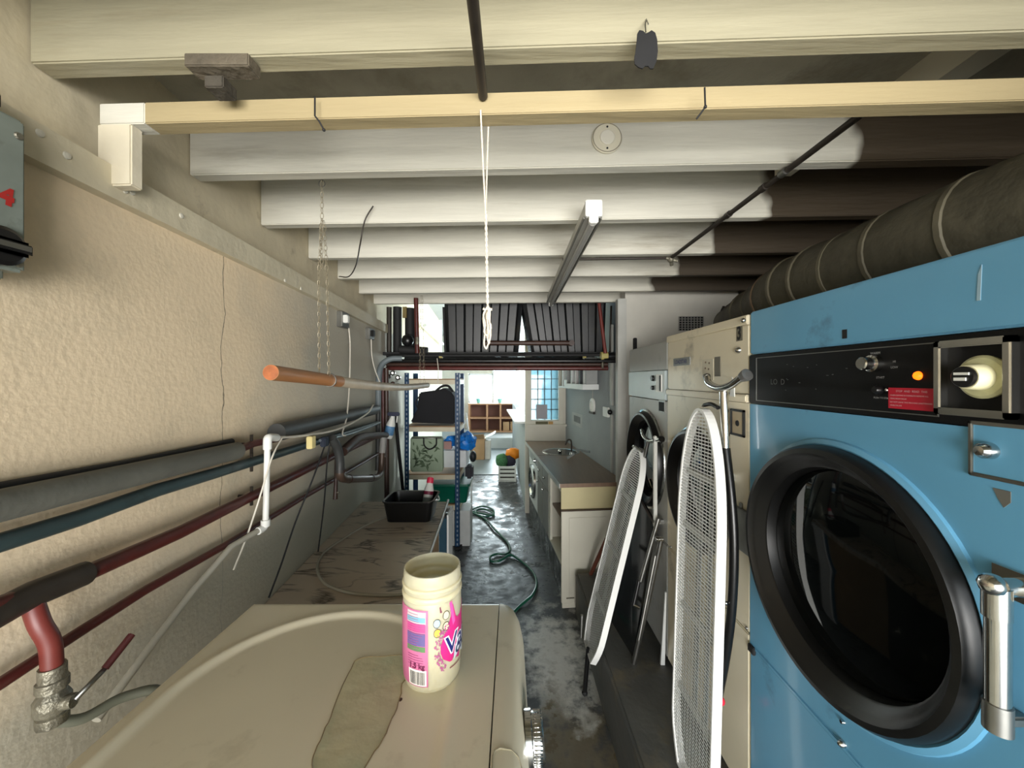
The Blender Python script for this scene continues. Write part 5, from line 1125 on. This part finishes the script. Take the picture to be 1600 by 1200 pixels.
# ================================================================= GREEN HOSE ON THE FLOOR
hp = [(716, 806), (735, 798), (752, 792), (768, 795), (772, 803), (760, 808), (745, 804), (744, 798), (756, 796), (770, 802), (768, 806), (735, 800), (750, 806), (762, 815), (772, 827), (784, 838), (793, 848), (797, 860), (790, 866), (776, 866), (766, 871), (768, 877), (782, 876), (797, 868), (812, 875), (826, 887), (836, 901), (838, 915), (832, 930), (822, 940), (812, 947), (800, 960)]
pts = [ZP(x, y, .012)+Vector((0, 0, .0035*(i % 3))) for i, (x, y) in enumerate(hp)]
MB().tube(bez(pts, 5), .0105, 8).build('hose', M_HOSE, label='green garden hose snaking in loops across the dark floor', cat='hose')

# ================================================================= FOREGROUND WASHER
ws = thing('washing_machine', (-.32, .62, .30), 'yellowed white washing machine in the foreground carrying the tub', 'washing machine')
ZT = 1.15; wx0, wx1, wxs = -.640, .030, -.034; wy0, wy1 = .30, .945
# lid as a height field with its pressed bead
def rr_dist(x, y, cx0, cy0, hx, hy, r):
    qx, qy = abs(x-cx0)-(hx-r), abs(y-cy0)-(hy-r)
    return sqrt(max(qx, 0)**2+max(qy, 0)**2)+min(max(qx, qy), 0)-r
nx, ny = 110, 120; vs = []; xs_ = [wx0+(wxs-.001-wx0)*i/nx for i in range(nx+1)]; ys_ = [wy0+(wy1-wy0)*j/ny for j in range(ny+1)]
for y in ys_:
    for x in xs_:
        d = rr_dist(x, y, -.355, .55, .252, .355, .25)
        z = ZT+.0035*math.exp(-(d/.011)**2)-(.004 if d < -.015 else .004*max(0, min(1, (.0-d)/.015)))
        e = min(x-wx0, wy1-y); z -= .006*max(0, 1-e/.010)**2
        vs.append((x, y, z))
fs = [(j*(nx+1)+i, j*(nx+1)+i+1, (j+1)*(nx+1)+i+1, (j+1)*(nx+1)+i) for j in range(ny) for i in range(nx)]
o = MB().add(vs, fs, True)
k0 = len(o.v); o.add([(wx0, wy0, ZT-.03), (wxs-.001, wy0, ZT-.03), (wxs-.001, wy1, ZT-.03), (wx0, wy1, ZT-.03), (wx0, wy0, ZT-.006), (wxs-.001, wy0, ZT-.002), (wxs-.001, wy1, ZT-.006), (wx0, wy1, ZT-.006)], [(3, 2, 1, 0), (0, 1, 5, 4), (1, 2, 6, 5), (2, 3, 7, 6), (3, 0, 4, 7)])
o.build('lid', M_WASHER, ws)
MB().box(wx0+.006, wxs, wy0+.005, wy1-.006, .33, ZT-.032).build('body', M_WASHER, ws, bevel=.006)
MB().box(wx0+.03, wxs-.01, wy0+.03, wy1-.03, .30, .33).build('base', M_BLACKM, ws)
# curved fascia: profile in x-z swept along y with a rounded far corner
prof = [(wxs+.001, ZT-.001), (-.018, ZT-.001), (-.002, ZT-.003), (.008, ZT-.010), (.016, ZT-.024), (.024, ZT-.06), (.030, ZT-.16), (.032, ZT-.20), (.028, ZT-.205), (wxs+.001, ZT-.205)]
ysw = [wy0, .6, .88, .905, .922, .934, .941, .945]
ins = [0, 0, 0, .002, .007, .014, .024, .040]
vs = []
for y, k_ in zip(ysw, ins):
    for (x, z) in prof: vs.append((x-k_*max(0, (x-wxs)/(.032-wxs)), y, z-(0 if y < .9 else (y-.9)*.06)))
n = len(prof); m_ = len(ysw)
fs = [(i*n+k, i*n+(k+1) % n, (i+1)*n+(k+1) % n, (i+1)*n+k) for i in range(m_-1) for k in range(n)]+[list(range(n))[::-1], list(range((m_-1)*n, m_*n))]
fa = MB().add(vs, fs, True).build('fascia', M_WASHER, ws)
MB().box(wxs, .020, wy0+.01, wy1-.02, .33, ZT-.207).build('front_panel', M_WASHER, ws, bevel=.006)
# drawer handle outline pressed into the fascia
dpz = lambda x: ZT+.0002 if x < -.012 else ZT-.0015 if x < 0 else ZT-.009
MB().tube([(-.030, .42, dpz(-.03)), (-.030, .560, dpz(-.03)), (-.027, .568, ZT), (-.02, .572, ZT), (-.003, .572, ZT-.003), (.007, .568, ZT-.009), (.012, .56, ZT-.016), (.016, .42, ZT-.024)], .0011, 6).build('drawer_groove', mat('groove', (150, 142, 118), .6), fa)
MB().lathe([(.040, 0), (.040, .010), (.036, .012), (.036, .026), (.033, .030)], (.022, .655, ZT-.062), (1, 0, .08), 40).build('programme_knob', M_CHROME, ws)
kr = MB()
for i in range(40):
    a_ = 2*pi*i/40; kr.tube([(.034, .655+.0365*cos(a_), ZT-.062+.0365*sin(a_)), (.048, .655+.0365*cos(a_), ZT-.062+.0365*sin(a_))], .0013, 5)
kr.build('knob_ribs', M_CHROME, ws, kind='stuff')
# dried residue patch on the lid
rp_px = [(628, 1068), (622, 1100), (610, 1130), (596, 1160), (575, 1190), (560, 1215), (505, 1225), (488, 1196), (497, 1165), (513, 1128), (527, 1092), (545, 1052), (560, 1030), (600, 1026), (640, 1024), (655, 1040)]
pts = [ZP(x, y, ZT-.0035) for x, y in rp_px]; pts = bez(pts+[pts[0]], 4)[:-1]
pts = [Vector((p.x+.0025*noise.noise(p*60), p.y+.0025*noise.noise(p*60+Vector((9, 0, 0))), ZT-.0038)) for p in pts]
MB().prism(pts, (0, 0, .0006)).build('residue_patch', M_RESIDUE, ws)
MB().tube([p+Vector((0, 0, .0006)) for p in pts], .0010, 5, closed=True).build('residue_edge', M_RESEDGE, ws)
MB().ball(ZP(626, 1093, ZT-.004), .003, 8, (1, 1.4, .3)).build('rust_spot', M_PIPEB, ws)

# ================================================================= TUB
tb_ = thing('powder_tub', (-.152, .722, ZT-.004), 'open cream plastic tub with pink printed label on the washer', 'tub')
bc = Vector((-.152, .722, ZT-.004)); HT = .205
def tp(t_): return None
LEAN = Matrix.Translation(bc) @ Matrix(((1, 0, -.045, 0), (0, 1, 0, 0), (0, 0, 1, 0), (0, 0, 0, 1))) @ Matrix.Translation(-bc)
pr = [(.044, 0), (.0495, .004), (.0515, .012), (.0535, .05), (.0540, .10), (.0535, .150), (.0525, .158), (.0545, .160), (.0550, .164), (.0545, .168), (.0525, .170), (.0525, .176), (.0545, .178), (.0548, .182), (.0525, .184), (.0520, .190), (.0525, .193), (.0515, HT), (.0490, HT), (.0495, .17), (.0505, .10), (.048, .02), (.046, .006)]
MB().lathe(pr, bc, (0, 0, 1), 64, True, True).build('body', M_TUB, tb_)
phi0 = math.atan2(-bc.y, -bc.x)     # direction from tub to the lens
def cyl(u, v, lift=.0004):         # u = degrees to the right as seen, v = height above the base
    a_ = phi0+radians(u)
    r = .0515+(.0025 if v > .05 else .0025*v/.05) + (-.0005 if v > .14 else 0)
    return bc+Vector(((r+lift)*cos(a_), (r+lift)*sin(a_), v))
def patch(u0, u1, v0, v1, name, m, lift=.0005, label=None):
    nu, nv = max(2, int((u1-u0)/5)), 8; vs = [cyl(u0+(u1-u0)*i/nu, v0+(v1-v0)*j/nv, lift) for j in range(nv+1) for i in range(nu+1)]
    return MB().add(vs, [(j*(nu+1)+i, j*(nu+1)+i+1, (j+1)*(nu+1)+i+1, (j+1)*(nu+1)+i) for j in range(nv) for i in range(nu)], True).build(name, m, tb_, label=label)
def poly(uv, name, m, lift, sub=5):
    """filled outline on the tub: fan from the centroid, rings kept close to the surface"""
    n = len(uv); cu_, cv_ = sum(p[0] for p in uv)/n, sum(p[1] for p in uv)/n; vs = []
    for s in range(sub+1):
        for (u, v) in uv: vs.append(cyl(cu_+(u-cu_)*s/sub, cv_+(v-cv_)*s/sub, lift))
    fs = [(s*n+i, s*n+(i+1) % n, (s+1)*n+(i+1) % n, (s+1)*n+i) for s in range(sub) for i in range(n)]
    return MB().add(vs, fs, True).build(name, m, tb_)
patch(-100, -8, .016, .150, 'back_label', M_PINK, .0005)
patch(-52, -12, .126, .147, 'label_blue_box', mat('print_pale', (190, 176, 178), .4), .0008)
patch(-52, -13, .129, .138, 'label_box', mat('print_cyan', (110, 158, 176), .4), .0010)
patch(-52, -13, .112, .127, 'label_box', mat('print_magenta', (184, 70, 126), .4), .0009)
patch(-52, -13, .088, .110, 'label_box', mat('print_violet', (92, 82, 130), .4), .0009)
patch(-52, -13, .078, .087, 'label_box', mat('print_green', (82, 118, 76), .4), .0009)
o = MB()
for i in range(22):
    v = .054+.0042*i+(0 if i < 5 else .004); 
    if v > .146: break
    L_ = random.uniform(20, 36); vs = [cyl(-50+L_*k/4, v+h_, .0012) for h_ in (0, .0007) for k in range(5)]; o.add(vs, [(k, k+1, k+6, k+5) for k in range(4)])
o.build('small_print', mat('print_dim', (150, 76, 120), .5), tb_, kind='stuff')
patch(-48, -11, .018, .046, 'barcode_field', mat('print_white2', (232, 226, 214), .5), .0009)
o = MB(); u = -45
while u < -14:
    w_ = random.choice((.5, .8, 1.3)); vs = [cyl(u, .020, .0013), cyl(u+w_, .020, .0013), cyl(u+w_, .043, .0013), cyl(u, .043, .0013)]; o.add(vs, [(0, 1, 2, 3)]); u += w_+random.choice((.6, .9))
o.build('barcode', M_BLACKM, tb_, kind='stuff')
D = 57.3/.054
def tcyl(u0, v0, lift, rot=0, st=1.0): return lambda x, y: cyl(u0+(x*cos(rot)-y*sin(rot))*D*st, v0+x*sin(rot)+y*cos(rot), lift)
text('1.5 kg', .0125, tcyl(-30, .0525, .0013), mat('print_dark_red', (96, 20, 60), .5), tb_, bold=.0004)
# front label: teardrop, name lettering, flowers, pictograms
tear = [(20, .060), (15, .072), (15, .084), (21, .100), (30, .115), (36, .130), (38, .149), (42, .150), (46, .128), (56, .120), (78, .128), (110, .150), (130, .12), (130, .062), (100, .050), (60, .046), (34, .050)]
poly(tear, 'logo_shape', M_MAG, .0006, 6)
poly([(33, .155), (39, .157), (47, .118), (41, .112)], 'logo_streak', mat('light_magenta', (236, 80, 150), .4), .0009)
poly([(42, .050), (47, .074), (60, .082), (85, .086), (110, .086), (110, .050), (80, .046)], 'banner', mat('banner_pale', (200, 206, 214), .4), .0009)
text('Vanish', .044, tcyl(22, .078, .0012, .12, 1.0), mat('print_white3', (240, 240, 244), .4), tb_, bold=.0026, align='LEFT', shear=.15)
text('Vanish', .044, tcyl(22, .078, .0016, .12, 1.0), M_NAVY, tb_, bold=.0006, align='LEFT', shear=.15)
text('OXI', .020, tcyl(46, .0635, .0016, .10, 1.0), mat('print_slate', (40, 50, 80), .4), tb_, bold=.0008, align='LEFT', shear=.2)
text('ACTION', .011, tcyl(88, .0635, .0016, .05, 1.0), mat('print_slate', (0, 0, 0)), tb_, bold=.0005, align='LEFT', shear=.2)
patch(34, 85, .0375, .0395, 'maroon_line', mat('maroon_line', (110, 30, 60), .4), .0008)
MF = mat('flower_pink', (150, 70, 116), .5); o = MB()
for i in range(95):
    t_ = random.random(); a_ = radians(95+t_*150); rr = random.uniform(1.0, 1.42)
    u = 36+rr*23*cos(a_); v = .078+rr*.032*sin(a_)
    if u < -4: continue
    c = cyl(u, v, .0010); e1 = (cyl(u+1, v, .001)-c).normalized(); s_ = random.uniform(.0012, .0026)
    vs = [c+e1*s_*cos(q_)*(1 if k % 2 else .5)+Vector((0, 0, 1))*s_*sin(q_)*(1 if k % 2 else .5) for k, q_ in enumerate([2*pi*i_/10 for i_ in range(10)])]; o.add(vs, [list(range(10))])
o.build('flower_print', MF, tb_, kind='stuff')
pic = [(8, .126, (150, 190, 214)), (26, .136, (196, 186, 160)), (9, .109, (220, 170, 60)), (26, .117, (206, 200, 160))]
for i, (u, v, c_) in enumerate(pic):
    poly([(u+4.6*cos(a_)*1.25, v+.0066*sin(a_)) for a_ in [2*pi*k/16 for k in range(16)]], 'pictogram', mat('pictogram_%d' % i, c_, .5), .0008, 2)
    o = MB().tube([cyl(u+6.6*cos(a_), v+.0074*sin(a_), .0008) for a_ in [2*pi*k/18 for k in range(18)]], .0004, 4, closed=True); o.build('pictogram_ring', M_IRON, tb_)
poly([(13, .153), (15, .154), (16.5, .147), (17.5, .146), (17.5, .143), (14, .143)], 'arrow_print', mat('arrow_maroon', (110, 50, 70), .5), .0008, 2)
